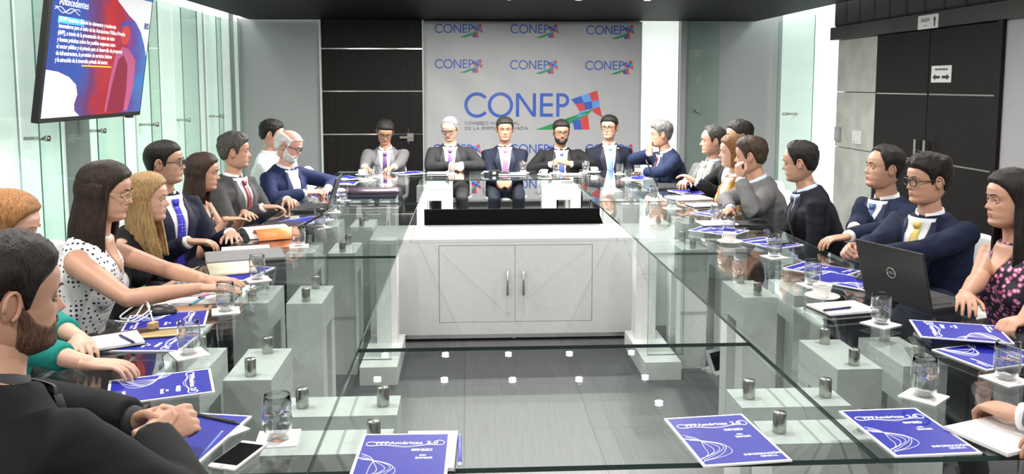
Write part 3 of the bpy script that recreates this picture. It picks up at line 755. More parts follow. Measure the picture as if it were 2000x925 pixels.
def beard_geo(z1=-.030, t=.006, low=-.1215):
    line = [(0, low), (180, low)]
    mb = MB(); outer = []; inner = []; nth, nr = 40, 10
    for j in range(nr+1):
        v = j/nr
        for k in range(nth+1):
            th = math.radians(-88 + 176*k/nth); deg = abs(math.degrees(th))
            zu = np.interp(deg, [0, 14, 22, 35, 60, 75, 88], [-.078, -.078, -.050, -.060, -.045, -.020, .0])
            z = low + (zu-low)*v; p = Vector(head_pt(th, z)); d = (p-Vector((0, 0, -.03))).normalized()
            rr = min(1, (1-v)/.15)**.6*min(1, (88-deg)/10+.15)
            outer.append(tuple(p+d*(.0015+t*rr*(1+.4*noise3(p*120))))); inner.append(tuple(p-d*.003))
    W = nth+1; n = len(outer)
    fs = [(j*W+k, j*W+k+1, (j+1)*W+k+1, (j+1)*W+k) for j in range(nr) for k in range(nth)]
    fs += [(nr*W+k, nr*W+k+1, n+nr*W+k+1, n+nr*W+k) for k in range(nth)]
    mb.add(outer+inner, fs)
    # moustache
    mb.tube([(u*.026, .090-abs(u)**2*.008, -.048-abs(u)**1.5*.010) for u in np.linspace(-1, 1, 9)], [.002, .0038, .0042, .004, .003, .004, .0042, .0038, .002], 6)
    return mb
def glasses_geo(hw=.0235, hh=.017, r=.0021):
    mb = MB()
    for s in (-1, 1):
        pts = []
        for a in np.linspace(0, 2*math.pi, 25):
            c, q = math.cos(a), math.sin(a)
            x = hw*math.copysign(abs(c)**.6, c); z = hh*math.copysign(abs(q)**.6, q)
            pts.append((s*.0325+x, .099-abs(s*.0325+x)*.14, z-.003))
        mb.tube(pts, r, 6)
        mb.tube([(s*.056, .091, .004), (s*.072, .075, .006), (s*.080, .02, .006), (s*.082, -.012, .004), (s*.080, -.028, -.012)], r, 6)
    mb.tube([(-.010, .098, .002), (0, .1005, .004), (.010, .098, .002)], r, 6)
    return mb

def ik(S, T, l1, l2, pole):
    d = T-S; L = d.length
    if L > (l1+l2)*.995: T = S + d*((l1+l2)*.995/L); d = T-S; L = d.length
    a = (l1*l1 - l2*l2 + L*L)/(2*L); h = math.sqrt(max(0, l1*l1-a*a)); u = d/L
    p = (pole - u*pole.dot(u)).normalized()
    return S + u*a + p*h, T

NP = 0
def person(label, head, D=None, body=90, lean=8, look=(90, 0, 0), skin=(.50, .30, .21), hair='short', hcol=(.02, .016, .013),
           outfit='suit', col=(.02, .022, .035), shirt=(.75, .76, .78), tie=None, legs=None, hands=(None, None), poses=('rest', 'rest'),
           fdir=(None, None), glasses=None, beard=None, fem=False, hi=False, vdeep=.20, size=1.0, clothmat=None, hairkw=None, poles=(None, None), side=0, tiemat=None, sleeves=True, chair=True, bulk=1.0, panel=None):
    global NP; NP += 1
    vox = .010 if hi else .015
    Hc = on_y(head[0], head[1], D) if D is not None else Vector(head)
    al = math.radians(lean); rot = -math.radians(body); sl = math.radians(side)
    hip = Vector((0, 0, .535))
    sp = Vector((math.sin(sl), math.sin(al), math.cos(al))).normalized()
    nk = (sp*.55 + Vector((0, .12, .5))).normalized()
    k = (Hc.z - .535 - .166*size*nk.z)/(.50*sp.z)
    if not .84 < k < 1.16: print('PERSON', NP, label[:40], 'spine scale', round(k, 2))
    k = min(1.2, max(.78, k))
    neck = hip + sp*.50*k; hl = neck + nk*.166*size
    Rz = Matrix.Rotation(rot, 3, 'Z'); off = Rz @ Vector((hl.x, hl.y, 0))
    base = Vector((Hc.x-off.x, Hc.y-off.y, 0))
    toL = lambda wv: Rz.transposed() @ (Vector(wv) - base)
    dirL = lambda v: (Rz.transposed() @ Vector(v)).normalized()
    fw = Vector((0, sp.z, -sp.y)).normalized(); rt = fw.cross(sp).normalized(); fw = sp.cross(rt).normalized()
    sw = (.165 if fem else .185)*size*bulk
    fat = (1.0 if fem else 1.06)*bulk
    prof = [(-.11, .165, .125), (0, .170, .125), (.12, .150 if fem else .162, .108 if fem else .120), (.25, .155 if fem else .172, .110 if fem else .122), (.34, .170 if fem else .186, .112 if fem else .120), (.395, .160 if fem else .178, .098), (.435, .128, .082), (.47, .085, .070), (.50, .064, .062)]
    def torso(mb, g, t0=-.11, t1=.5, wide=1.0):
        rs = []
        for t, a, b in prof:
            if t < t0-1e-6 or t > t1+1e-6: continue
            c = hip + sp*(t*k) + fw*(.012 if .2 < t < .42 else -.01*(t > .42))
            rs.append([tuple(c + rt*((a*wide+g)*fat*math.copysign(abs(math.cos(q))**.9, math.cos(q))) + fw*((b*bulk+g)*math.copysign(abs(math.sin(q))**.9, math.sin(q)))) for q in np.linspace(0, 2*math.pi, 24, endpoint=False)])
        mb.rings(rs)
        if fem:
            for s in (-1, 1): mb.ell(hip+sp*(.285*k)+rt*(s*.075)+fw*(.085+g*.5), (.068+g*.4, .062+g*.5, .068+g*.4))
    # arms
    ul, fl_ = .285*size, .262*size
    arms = []
    for i, s in enumerate((-1, 1)):
        S = hip + sp*(.40*k) + rt*(s*sw)
        T = Vector((s*.14, .40, TOP+.035)) if isinstance(hands[i], str) else toL(hands[i]) if hands[i] is not None else Vector((s*.13, .36, .66))
        pole = dirL(poles[i]) if poles[i] is not None else Vector((s*.28, -.35, -.9))
        over = lambda q: OX0 < q.x < OX1 and YN < q.y < YF2 and not (IX0 < q.x < IX1 and YN2 < q.y < YF)
        toW = lambda q: base + Rz @ q
        if over(toW(T)) and T.z > TOP: T.z = max(T.z, TOP + (.062 if poses[i] == 'clasp' else .048))
        best = None
        for bl in np.linspace(0, 1, 11):      # lift the elbow until the sleeve clears the glass edge
            E, W = ik(S, T, ul, fl_, pole.lerp(Vector((s*1.0, -.25, .15)), bl))
            clear = 9
            if W.z > TOP:
                for q in np.linspace(0, 1, 14):
                    p_ = E.lerp(W, q); u_ = S.lerp(E, q)
                    if over(toW(p_)): clear = min(clear, p_.z-TOP-.052+.016*q)
                    if over(toW(u_)): clear = min(clear, u_.z-TOP-.060)
            if best is None or clear > best[0]+.001: best = (clear, E, W)
            if clear > 0: break
        _, E, W = best
        f = dirL(fdir[i]) if fdir[i] is not None else ((W-E).normalized() + Vector((-s*.35, 0, 0))).normalized()
        if fdir[i] is None and TOP < W.z < TOP+.09: f.z = min(max(f.z, -.22), -.06); f.normalize()
        arms.append((S, E, W, f, s))
    # ---- body mesh
    core = MB(); torso(core, -.012)
    core.tube([hip+sp*(.44*k), neck, neck+nk*.05*size, hl-Vector((0, 0, .045))+nk*.0], [.075, .060 if not fem else .052, .055 if not fem else .047, .05], 16)
    for S, E, W, f, s in arms:
        g = (0.9 if fem else 1.0)*(.74 if outfit in ('suit', 'jacket', 'shirt') else 1.0)
        core.tube([S+(S-E).normalized()*.01-rt*s*.03, S, S.lerp(E, .35), S.lerp(E, .8), E, E.lerp(W, .25), E.lerp(W, .75), W], [.055*g, .056*g, .050*g, .041*g, .040*g, .042*g, .030*g, .026*g], 14, round_ends=True)
    kn = []
    for s in (-1, 1):
        K = Vector((s*.12, .43*size, .515)); An = Vector((s*.13, .31*size, .09)); kn.append((K, An))
        core.tube([hip+Vector((s*.085, -.03, .0)), hip+Vector((s*.1, .1, 0)), K, K+Vector((0, .01, -.03)), K.lerp(An, .4), An], [.07, .065, .040, .036, .032, .026], 12, round_ends=True)
    bv, bf = remesh(core, vox if (fem or outfit in ('bare', 'dress')) else .018, 3)
    mb = MB(); mb.add([tuple(v) for v in bv], bf, 0)
    hy, hp, hr = [math.radians(v) for v in look]
    RH = Matrix.Rotation(-(hy) - rot, 3, 'Z') @ Matrix.Rotation(-hp, 3, 'X') @ Matrix.Rotation(hr, 3, 'Y')
    hs = size*(.96 if fem else 1.0)
    def toH(p): return tuple(hl + RH @ (Vector(p)*hs))
    mb.add([toH((min(max(v[0], -.0765), .0765), v[1], v[2]) if hair == 'long' else v) for v in HEAD.v], HEAD.f, list(HEAD.m))
    for i, (S, E, W, f, s) in enumerate(arms):
        hv, hf = hand(poses[i], s, .0045 if hi else .006)
        up = Vector((0, 0, 1)) if abs(f.z) < .8 else -Vector((0, 1, 0))
        if poses[i] == 'fist' and W.z > .95: up = (W-E).cross(Vector((0, 0, 1))).normalized()*s
        X = f.cross(up).normalized(); Z = X.cross(f)
        if poses[i] == 'clasp':   # palms face each other
            a = -s*.9; X, Z = X*math.cos(a)+Z*math.sin(a), Z*math.cos(a)-X*math.sin(a)
        HM = Matrix((X, f, Z)).transposed(); g = size*(.9 if fem else 1.0)
        mb.add([tuple(W + HM @ (Vector(v)*g)) for v in hv], hf, 0)
    ms = skin_mat(skin); lip = mat('lip_%d' % int(skin[0]*1000), (skin[0]*.85, skin[1]*.55, skin[2]*.55), .4, var=.02)
    bo = link('person', mb.mesh('person', [ms, lip, M_eye, M_iris], True), None, base, rot)
    tag(bo, label, 'person')
    # ---- clothing
    def cloth(name, m, voxel, material, amp=.003, sm=4):
        v, f = remesh(m, voxel, sm)
        out = MB(); vs = [Vector(p) for p in v]
        out.add([tuple(p) for p in vs], f); me = out.mesh(name, material, True)
        if amp:
            N_ = np.zeros(len(vs)*3); me.vertex_normals.foreach_get('vector', N_); N_ = N_.reshape(-1, 3)
            dsp = np.array([noise.noise(q*14 + Vector((NP, 0, 0))) + .9*noise.noise(Vector((q.x*10, q.y*10, q.z*34 + NP))) for q in vs])
            me.vertices.foreach_set('co', (np.asarray(v) + N_*(amp*dsp)[:, None]).ravel()); me.update()
        link(name, me, bo); return me
    cm = clothmat or mat('cloth_%02x%02x%02x_%d' % (*[int(255*min(1, c)) for c in col], NP), col, .75, var=.10, scale=220, bump=.12, bscale=25, spec=.15)
    tj = MB()
    if outfit in ('suit', 'jacket', 'shirt', 'longtop'):
        g = .016 if outfit in ('suit', 'jacket') else .010
        torso(tj, g, wide=1.02)
        for S, E, W, f, s in arms:
            e = E.lerp(W, .93 if outfit in ('suit', 'jacket', 'shirt') else .62); a = 0.9 if fem else 1.0
            gg = g*.55
            tj.tube([S-rt*s*.05+sp*.005, S+sp*.012, S.lerp(E, .4), S.lerp(E, .85), E, E.lerp(W, .2), E.lerp(W, .6), e], [x*a*bulk+gg for x in (.050, .056, .054, .049, .047, .047, .042, .036)], 16, round_ends=False)
        me = cloth('jacket' if outfit in ('suit', 'jacket') else 'top', tj, vox, cm, .0035)
    else:
        torso(tj, .008); me = cloth('blouse', tj, vox, cm, .0025)
    lg = MB()
    for (K, An), s in zip(kn, (-1, 1)):
        lg.tube([hip+Vector((s*.08, -.04, .0)), hip+Vector((s*.1, .1, 0)), K+Vector((0, -.05, 0)), K+Vector((0, .015, -.02)), K.lerp(An, .4), An+Vector((0, 0, .0))], [.098, .094, .070, .066, .062, .055], 14, round_ends=True)
        sh = link('shoe', shoe_me, bo, (An.x, An.y+.04, .0))
    lg.ell(hip+Vector((0, -.02, -.005)), (.17, .13, .10), 16, 10)
    cloth('trousers', lg, .016, mat('trouser_%d' % NP, legs or (col if outfit == 'suit' else (.02, .02, .025)), .8, var=.08, scale=200), .003)
    # ---- patches over the chest
    tq = MB(); torso(tq, (.016 if outfit in ('suit', 'jacket') else .010 if outfit in ('shirt', 'longtop') else .008), wide=1.02)
    bvh = BVHTree.FromPolygons([Vector(v) for v in tq.v], tq.f)
    def proj(u, t, o):
        P = hip + sp*(t*k) + rt*u; h = bvh.ray_cast(P + fw*.6, -fw, 1.0)
        c = h[0] if h[0] is not None else P + fw*.08
        return c + fw*(o + (.020 if outfit in ('suit', 'jacket') else 0)*max(0, (t-.38)/.11)**1.5)
    def patch(name, rows, o, material, cols=6, thick=.008):
        """rows: (t, u_left, u_right)"""
        A, B = [], []
        for t, u0, u1 in rows:
            for c in range(cols+1):
                p = proj(u0+(u1-u0)*c/cols, t, o); A.append(tuple(p)); B.append(tuple(p - fw*thick))
        W_ = cols+1; R_ = len(rows); n_ = len(A)
        fs = [(j*W_+c, j*W_+c+1, (j+1)*W_+c+1, (j+1)*W_+c) for j in range(R_-1) for c in range(cols)]
        rim = list(range(W_)) + [j*W_+cols for j in range(1, R_)] + [(R_-1)*W_+c for c in range(cols-1, -1, -1)] + [j*W_ for j in range(R_-2, 0, -1)]
        fs += [(rim[(i+1) % len(rim)], rim[i], n_+rim[i], n_+rim[(i+1) % len(rim)]) for i in range(len(rim))]
        return link(name, MB().add(A+B, fs).mesh(name, material, True), bo)
    lerp = lambda a, b, x: a+(b-a)*x
    if outfit in ('suit', 'jacket'):
        msh = mat('shirt_%02x%02x%02x' % tuple(int(255*c) for c in shirt), shirt, .7, var=.02, bump=.04, bscale=40)
        lm = mat('lapel_%d' % NP, tuple(min(1, c*1.45+.003) for c in col), .6, var=.06, scale=200, spec=.2)
        ts = np.linspace(vdeep, .492, 15)
        wv = lambda t: .006 + .062*((t-vdeep)/(.485-vdeep))**.8
        patch('shirt', [(t, -wv(t)-.006, wv(t)+.006) for t in ts], .004, msh, 8)
        for s in (-1, 1):
            rows = []
            for t in np.linspace(vdeep-.01, .475, 14):
                x = (t-vdeep+.01)/(.485-vdeep); inner = wv(max(t, vdeep)); wd = .012+.050*min(1, x/.62) if x < .70 else .040*(1-(x-.70)/.30)+.012
                rows.append((t, s*inner, s*(inner+wd)) if s > 0 else (t, s*(inner+wd), s*inner))
            patch('lapel', rows, .013, lm, 5, .020)
        if tie is not None:
            mt = tiemat or mat('tie_%02x%02x%02x' % tuple(int(255*c) for c in tie), tie, .45, var=.08, scale=160, sheen=.2)
            tw = lambda t: lerp(.034, .017, max(0, min(1, (t-.1)/.34)))
            to = link('tie', None, bo)
            a = patch('blade', [(t, -tw(t), tw(t)) for t in np.linspace(max(.06, vdeep-.04), .445, 12)], .013, mt, 4, .007); a.parent = to
            b = patch('knot', [(.437, -.013, .013), (.452, -.019, .019), (.472, -.021, .021)], .019, mt, 4, .014); b.parent = to
        # shirt collar band
        ring_o, ring_i = [], []
        cb = MB(); rs = []
        for q in np.linspace(.30, 2*math.pi-.30, 26):
            a = q + math.pi/2
            d = rt*math.cos(a) + fw*math.sin(a)
            c0 = neck + nk*-.035 + d*.071 - sp*.0; c1 = neck + nk*(.022) + d*.064
            front = max(0, math.cos(q))
            c0 = c0 - sp*.030*front + fw*.012*front; c1 = c1 - sp*.012*front
            rs.append([tuple(c0), tuple(c1), tuple(c1-d*.005), tuple(c0-d*.005)])
        cb.rings(rs); link('collar', cb.mesh('collar', msh, True), bo)
        jc = MB(); rs = []
        for q in np.linspace(1.2, 2*math.pi-1.2, 22):
            a = q + math.pi/2; d = rt*math.cos(a) + fw*math.sin(a); fr = max(0, math.cos(q))
            c0 = neck - nk*.055 + d*.094 - sp*.02*fr; c1 = neck + nk*(.002-.03*fr) + d*.077
            rs.append([tuple(c0), tuple(c1), tuple(c1-d*.008), tuple(c0-d*.010)])
        jc.rings(rs); link('jacket_collar', jc.mesh('jacket_collar', cm, True), bo)
        for S, E, W, f, s in arms:
            d = (W-E).normalized()
            link('cuff', MB().tube([E.lerp(W, .90), E.lerp(W, .96), W-d*.0], [.036, .0345, .033], 14).mesh('cuff', msh, True), bo)
    elif outfit == 'shirt':
        cb = MB(); rs = []
        for q in np.linspace(.3, 2*math.pi-.3, 24):
            a = q + math.pi/2; d = rt*math.cos(a) + fw*math.sin(a); fr = max(0, math.cos(q))
            c0 = neck - nk*.03 + d*.074 - sp*.03*fr; c1 = neck + nk*.025 + d*.066
            rs.append([tuple(c0), tuple(c1), tuple(c1-d*.005), tuple(c0-d*.005)])
        cb.rings(rs); link('collar', cb.mesh('collar', cm, True), bo)
    else:
        ts = np.linspace(.36, .492, 9)
        patch('neckline', [(t, -.004-.07*((t-.36)/.13)**.9, .004+.07*((t-.36)/.13)**.9) for t in ts], .004, ms, 8)
    if panel is not None: patch('green_panel', [(t, .02, .13) for t in np.linspace(.02, .2, 6)], .006, mat('green_print', panel, .6), 4)
    # ---- hair
    hm = hair_mat('hair_%d' % NP, hcol)
    kw = dict(hairkw or {})
    if 'jag' not in kw: kw['jag'] = .0055
    if hair in ('short', 'recede'):
        hg = hair_cap(kw.get('line', SHORT if hair == 'short' else RECEDE), kw.get('thick', .007), kw.get('top', .018), kw.get('jag', .004), seed=NP*3, swept=kw.get('swept', 0))
    elif hair == 'bald':
        hg = hair_cap([(0, .07), (55, .06), (66, .030), (72, -.010), (80, -.014), (86, .020), (104, .028), (116, -.010), (130, -.05), (180, -.070)], .012, .012, .006, upper=[(0, .071), (55, .061), (68, .06), (90, .075), (130, .085), (180, .085)], seed=NP)
    else:
        hg = hair_cap(LONGL, .014, .020, .003, seed=NP)
        curtain(hg, kw.get('length', .26), kw.get('a0', 66), 360-kw.get('a0', 66), wave=kw.get('wave', .006), thick=kw.get('vol', .020), flare=kw.get('flare', .012), front=kw.get('front', 0), seed=NP)
    for s in (-1, 1):   # eyebrows
        hg.tube([(s*(.014+.034*u), .0965-.016*u**2-.004*u, .0195+.006*math.sin(u*2.6)) for u in np.linspace(0, 1, 6)], [.0018, .0028, .0028, .0024, .002, .001], 6)
    hg.v = [toH(v) for v in hg.v]
    link('hair', hg.mesh('hair', hm, True), bo)
    if beard is not None:
        bg = beard_geo(t=kw.get('bt', .005)); bg.v = [toH(v) for v in bg.v]
        link('beard', bg.mesh('beard', hair_mat('beard_%d' % NP, beard), True), bo)
    if glasses is not None:
        gg = glasses_geo(r=.0026 if sum(glasses) < .2 else .0016); gg.v = [toH(v) for v in gg.v]
        link('glasses', gg.mesh('glasses', mat('frame_%02x%02x%02x' % tuple(int(255*c) for c in glasses), glasses, .3), True), bo)
    if chair: CHAIRS.append((base, rot, label))
    return bo
CHAIRS = []
T = lambda px, py, z=.795: on_z(px, py, z)
SK1, SK2, SK3, SK4 = (.50, .275, .185), (.40, .21, .135), (.56, .33, .24), (.36, .19, .12)
NAVY, BLACK, GREY, CHAR = (.010, .016, .042), (.007, .007, .008), (.12, .12, .12), (.026, .026, .028)
# -- speakers at the far side
person('man in grey suit and purple tie looking down, seated by the dark door', (752, 258), 8.75, 178, 14, (172, 24, -4), SK2, 'short', (.014, .012, .011), 'suit', (.125, .125, .13), tie=(.10, .04, .16), glasses=(.03, .03, .03), hands=(Vector((-.72, 8.28, .79)), Vector((-1.0, 8.26, .79))), vdeep=.14)
person('grey-haired man in charcoal suit and purple tie with clasped hands', (879, 251), 8.65, 180, 12, (196, 22, 0), SK3, 'short', (.20, .20, .20), 'suit', CHAR, tie=(.16, .07, .30), glasses=(.02, .02, .02), hands=(on_y(898, 331, 8.34), on_y(884, 331, 8.34)), poses=('clasp', 'clasp'), fdir=((-.7, -.6, -.2), (.7, -.6, -.2)), vdeep=.14, hairkw={'line': RECEDE, 'top': .010})
person('man in navy suit with pink shirt and bright pink tie', (986, 253), 8.65, 180, 4, (180, 2, 0), SK2, 'short', (.018, .016, .015), 'suit', (.010, .013, .026), shirt=(.72, .52, .66), tie=(.75, .16, .45), hands=(Vector((.40, 8.28, .64)), Vector((.33, 8.28, .64))), poses=('clasp', 'clasp'), vdeep=.10)
person('bearded man in black suit and blue tie speaking with raised hands', (1096, 258), 8.65, 180, 10, (178, 4, 0), SK2, 'short', (.012, .010, .010), 'suit', (.011, .011, .012), tie=(.10, .15, .45), glasses=(.05, .03, .02), beard=(.015, .012, .011), hands=(on_y(1113, 322, 8.35), on_y(1078, 322, 8.35)), poses=('clasp', 'clasp'), fdir=((-.8, -.3, .4), (.8, -.3, .5)), vdeep=.12)
person('man in navy suit with light blue tie and lapel pin', (1190, 249), 8.65, 182, 3, (206, 0, 0), SK1, 'short', (.012, .011, .010), 'suit', (.010, .011, .020), tie=(.22, .34, .72), glasses=(.04, .025, .02), vdeep=.10)
# -- right-hand row, far to near
person('grey-haired man in blue suit resting his chin on his hand', (1291, 262), 7.9, -98, 18, (-82, 4, 0), SK1, 'short', (.12, .115, .11), 'suit', (.014, .022, .055), tie=(.12, .02, .05), hands=('table', on_y(1270, 298, 7.88)), poses=('rest', 'fist'), fdir=(None, (-.1, .2, 1)), hairkw={'top': .024, 'jag': .008})
person('man in grey suit with pale blue shirt and gold tie leaning back', (1392, 275), 7.0, -116, 0, (-84, 0, 0), SK1, 'recede', (.045, .042, .04), 'suit', (.10, .10, .10), shirt=(.45, .58, .78), tie=(.55, .42, .28), vdeep=.06, hands=(None, None))
person('dark-haired man in black suit with folded arms behind the woman in camel', (1443, 266), 6.5, -100, 2, (-86, 0, 0), SK1, 'short', (.025, .024, .024), 'suit', BLACK, shirt=(.5, .6, .75), hands=(Vector((1.76, 6.40, .86)), Vector((1.74, 6.60, .84))), poses=('rest', 'rest'))
person('auburn-haired woman in camel jacket beside the man in grey', (1432, 296), 5.95, -92, 10, (-84, 2, 0), SK3, 'long', (.16, .075, .03), 'jacket', (.33, .17, .055), fem=True, hairkw={'length': .11, 'vol': .014, 'flare': 0}, hands=(None, None))
person('man in light grey suit with his hand against his face', (1466, 304), 5.52, -80, 20, (-62, 4, 0), SK1, 'short', (.040, .026, .017), 'suit', (.14, .14, .143), shirt=(.55, .64, .80), tie=(.02, .025, .05), hands=(on_y(1446, 350, 5.28), T(1428, 410)), poses=('fist', 'flat'), fdir=((-.15, .1, 1), (-.7, -.65, -.1)), poles=((-.4, -.5, -1), None), hi=True, hairkw={'top': .020})
person('dark-haired man in black suit turned away to the speakers', (1562, 317), 5.04, -80, 18, (-62, 6, 0), SK1, 'short', (.016, .014, .013), 'suit', (.012, .013, .018), shirt=(.42, .50, .75), tie=(.03, .03, .04), hi=True, hairkw={'top': .022, 'line': RECEDE}, hands=(None, None))
person('balding man in navy suit and blue tie with one arm stretched on the table', (1727, 328), 4.60, -104, 6, (-86, -6, 0), SK1, 'recede', (.016, .014, .013), 'suit', (.013, .019, .046), tie=(.06, .12, .30), hi=True, vdeep=.08, hands=(T(1590, 482, .80), T(1640, 500)), poses=('rest', 'rest'), fdir=((-1, -.1, -.12), None))
person('young man in navy suit with black glasses and yellow tie, hands clasped', (1812, 352), 4.02, -116, 8, (-92, 2, 0), SK1, 'short', (.014, .012, .011), 'suit', (.011, .016, .040), tie=(.60, .44, .10), glasses=(.01, .01, .01), hi=True, vdeep=.06, hands=(T(1675, 507, .82), T(1655, 500, .82)), poses=('clasp', 'clasp'), fdir=((-.9, .4, .1), (-.8, -.4, .1)), poles=(None, (.2, -.1, -1)), hairkw={'top': .026, 'jag': .010, 'thick': .010})
person('woman with long black hair in pink floral top', (1976, 390), 3.25, -95, 10, (-84, 0, 0), SK1, 'long', (.012, .010, .010), 'bare', fem=True, hi=True, clothmat=pattern_mat('floral_cloth', (.012, .012, .03), (.70, .55, .60), 48, .46, 'flowers', (.55, .12, .28)), hairkw={'length': .34, 'vol': .022, 'a0': 72}, hands=(T(1990, 640, .80), T(1868, 607, .79)), poses=('write', 'rest'))
person('person in grey suit writing on a pad at the table corner', (1.75, 1.64, 1.17), None, -38, 14, (-40, 20, 0), SK1, 'short', (.02, .018, .016), 'suit', (.12, .12, .13), hands=(T(1992, 812, .80), T(2080, 850, .80)), poses=('write', 'rest'), hi=True)
# -- left-hand row, far to near
person('man in white shirt with his hand at his cheek, behind the white-haired man', (531, 262), 7.35, 92, 8, (84, 8, 0), SK1, 'short', (.012, .011, .010), 'shirt', (.72, .73, .75), hands=(on_y(566, 300, 7.28), 'table'), poses=('fist', 'rest'), fdir=((.1, .1, 1), None), poles=((.8, -.3, -.8), None))
person('white-haired bearded man in blue jacket and open white shirt', (564, 284), 6.55, 116, 14, (98, 20, 0), (.62, .34, .26), 'bald', (.62, .61, .60), 'suit', (.014, .024, .075), glasses=(.03, .03, .05), beard=(.62, .60, .58), vdeep=.06, hands=('table', 'table'), legs=(.03, .03, .04), hairkw={'bt': .005})
person('grey-haired man in grey suit and red tie', (459, 296), 5.95, 112, 6, (78, 0, 0), SK1, 'short', (.060, .055, .05), 'suit', (.065, .065, .067), tie=(.22, .02, .04), vdeep=.08, hands=('table', 'table'), hairkw={'top': .026, 'jag': .009, 'thick': .011}, hi=True)
person('dark-haired woman in sleeveless black and white patterned dress', (397, 343), 5.35, 98, 22, (86, 4, 0), SK1, 'long', (.030, .018, .013), 'dress', fem=True, hi=True, clothmat=pattern_mat('patterned_dress', (.015, .015, .017), (.75, .75, .72), 24, .30, 'dots', (.02, .02, .02)), hands=('table', 'table'), poses=('flat', 'flat'), hairkw={'length': .20})
person('man in navy suit with black glasses and blue dotted tie', (322, 318), 4.75, 122, 4, (86, -2, 0), (.42, .24, .16), 'short', (.010, .009, .009), 'suit', (.010, .012, .028), tie=(.03, .03, .42), tiemat=pattern_mat('dotted_tie', (.035, .03, .46), (.5, .5, .8), 55, .20), glasses=(.012, .012, .012), hi=True, vdeep=.04, hands=('table', 'table'), poses=('flat', 'rest'), hairkw={'top': .012, 'thick': .004, 'jag': .002})
person('blonde woman in black top with a green panel', (288, 393), 4.15, 92, 22, (84, 2, 0), SK3, 'long', (.30, .19, .085), 'longtop', (.012, .012, .013), fem=True, panel=(.08, .55, .10), hi=True, hairkw={'length': .30, 'front': .35, 'vol': .014, 'flare': .004}, hands=(None, None))
person('woman in white dotted sleeveless blouse with glasses typing', (207, 375), 3.45, 84, 16, (84, 8, 0), SK1, 'long', (.022, .013, .010), 'bare', fem=True, hi=True, clothmat=pattern_mat('dotted_blouse', (.74, .74, .76), (.02, .02, .03), 52, .30), glasses=(.45, .35, .2), hands=(T(402, 545, .815), T(392, 562, .815)), poses=('flat', 'flat'), fdir=((1, .15, -.1), (1, .25, -.1)), poles=((0, -.3, -1), (-.1, -.7, -.7)), hairkw={'length': .24, 'vol': .026})
person('red-blonde woman in teal blouse', (14, 445), 2.85, 88, 10, (82, 12, 0), SK3, 'long', (.26, .12, .045), 'longtop', (.010, .20, .17), fem=True, hi=True, hairkw={'length': .13, 'vol': .012}, hands=(T(205, 715, .775), T(185, 728, .775)), poses=('rest', 'rest'))
person('bearded man in black suit with clasped hands at the table corner', (16, 580), 1.74, 30, 14, (50, 4, 0), SK1, 'short', (.014, .012, .011), 'suit', (.011, .011, .012), shirt=(.03, .03, .035), beard=(.10, .055, .035), hi=True, bulk=1.22, hands=(T(268, 822, .82), T(290, 850, .82)), poses=('clasp', 'clasp'), fdir=((.9, -.1, .15), (.75, .65, .15)), poles=(None, (.9, -.4, -.6)), hairkw={'top': .020, 'bt': .002})

# ------------------------------------------------------------------ white shell chairs
M_shell = mat('white_shell_plastic', (.72, .73, .74), .35, var=.02)
def chair_meshes():
    nu, nv = 16, 22; vs = []
    prof = [(.22, .435), (.20, .452), (.10, .448), (0, .442), (-.12, .440), (-.19, .455), (-.225, .50), (-.245, .58), (-.262, .68), (-.280, .78), (-.295, .84)]
    P = [Vector((0, a, b)) for a, b in prof]
    L = len(P)
    for j in range(nv+1):
        t = j/nv*(L-1); i = min(int(t), L-2); p = P[i].lerp(P[i+1], t-i); back = max(0, (p.z-.46)/.38)
        hw_ = .225*(1-.22*back**2) if j > 1 else .20
        for q in range(nu+1):
            u = -1+2*q/nu; x = hw_*u
            y = p.y + .045*back*u*u + (0 if back else 0); z = p.z + (.018*u*u if back == 0 else 0) - (.05*abs(u)**4*back)
            vs.append((x, y, z))
    W_ = nu+1; top = vs; bot = [(x, y-(.010 if z > .47 else 0), z-(.010 if z <= .47 else .004)) for x, y, z in vs]
    n_ = len(vs); fs = [(j*W_+q, j*W_+q+1, (j+1)*W_+q+1, (j+1)*W_+q) for j in range(nv) for q in range(nu)]
    fs += [(n_+d, n_+c, n_+b, n_+a) for a, b, c, d in fs]
    rim = list(range(W_)) + [j*W_+nu for j in range(1, nv+1)] + [nv*W_+q for q in range(nu-1, -1, -1)] + [j*W_ for j in range(nv-1, 0, -1)]
    fs += [(rim[(i+1) % len(rim)], rim[i], n_+rim[i], n_+rim[(i+1) % len(rim)]) for i in range(len(rim))]
    shell = MB().add(top+bot, fs).mesh('shell', M_shell, True)
    leg = MB().tube([(0, 0, .43), (.03, .03, .22), (.055, .055, 0)], [.011, .011, .009], 10).mesh('leg', M_chrome, True)
    return shell, leg
shell_me, leg_me = chair_meshes()
CHAIRS.append((Vector((-1.20, 7.98, 0)), -math.pi/2, ''))
for base, rot, lab in CHAIRS:
    who = ' '.join(lab.replace(',', '').split()[:10]); _ = lab.split(' with ')[0].split(' and ')[0].split(',')[0].split(' resting')[0].split(' looking')[0].split(' turned')[0].split(' leaning')[0].split(' speaking')[0].split(' writing')[0]
    R = Matrix.Rotation(rot, 3, 'Z')
    c = empty('shell_chair', base + R @ Vector((0, -.02, 0)), rot); tag(c, 'white shell chair under the ' + who if lab else 'empty white shell chair beside the man in white shirt', 'chair', 'white shell chairs')
    link('shell', shell_me, c)
    for sx in (-1, 1):
        for sy in (-1, 1):
            l = link('leg', leg_me, c, (sx*.15, sy*.14, 0)); l.scale = (sx, sy, 1)
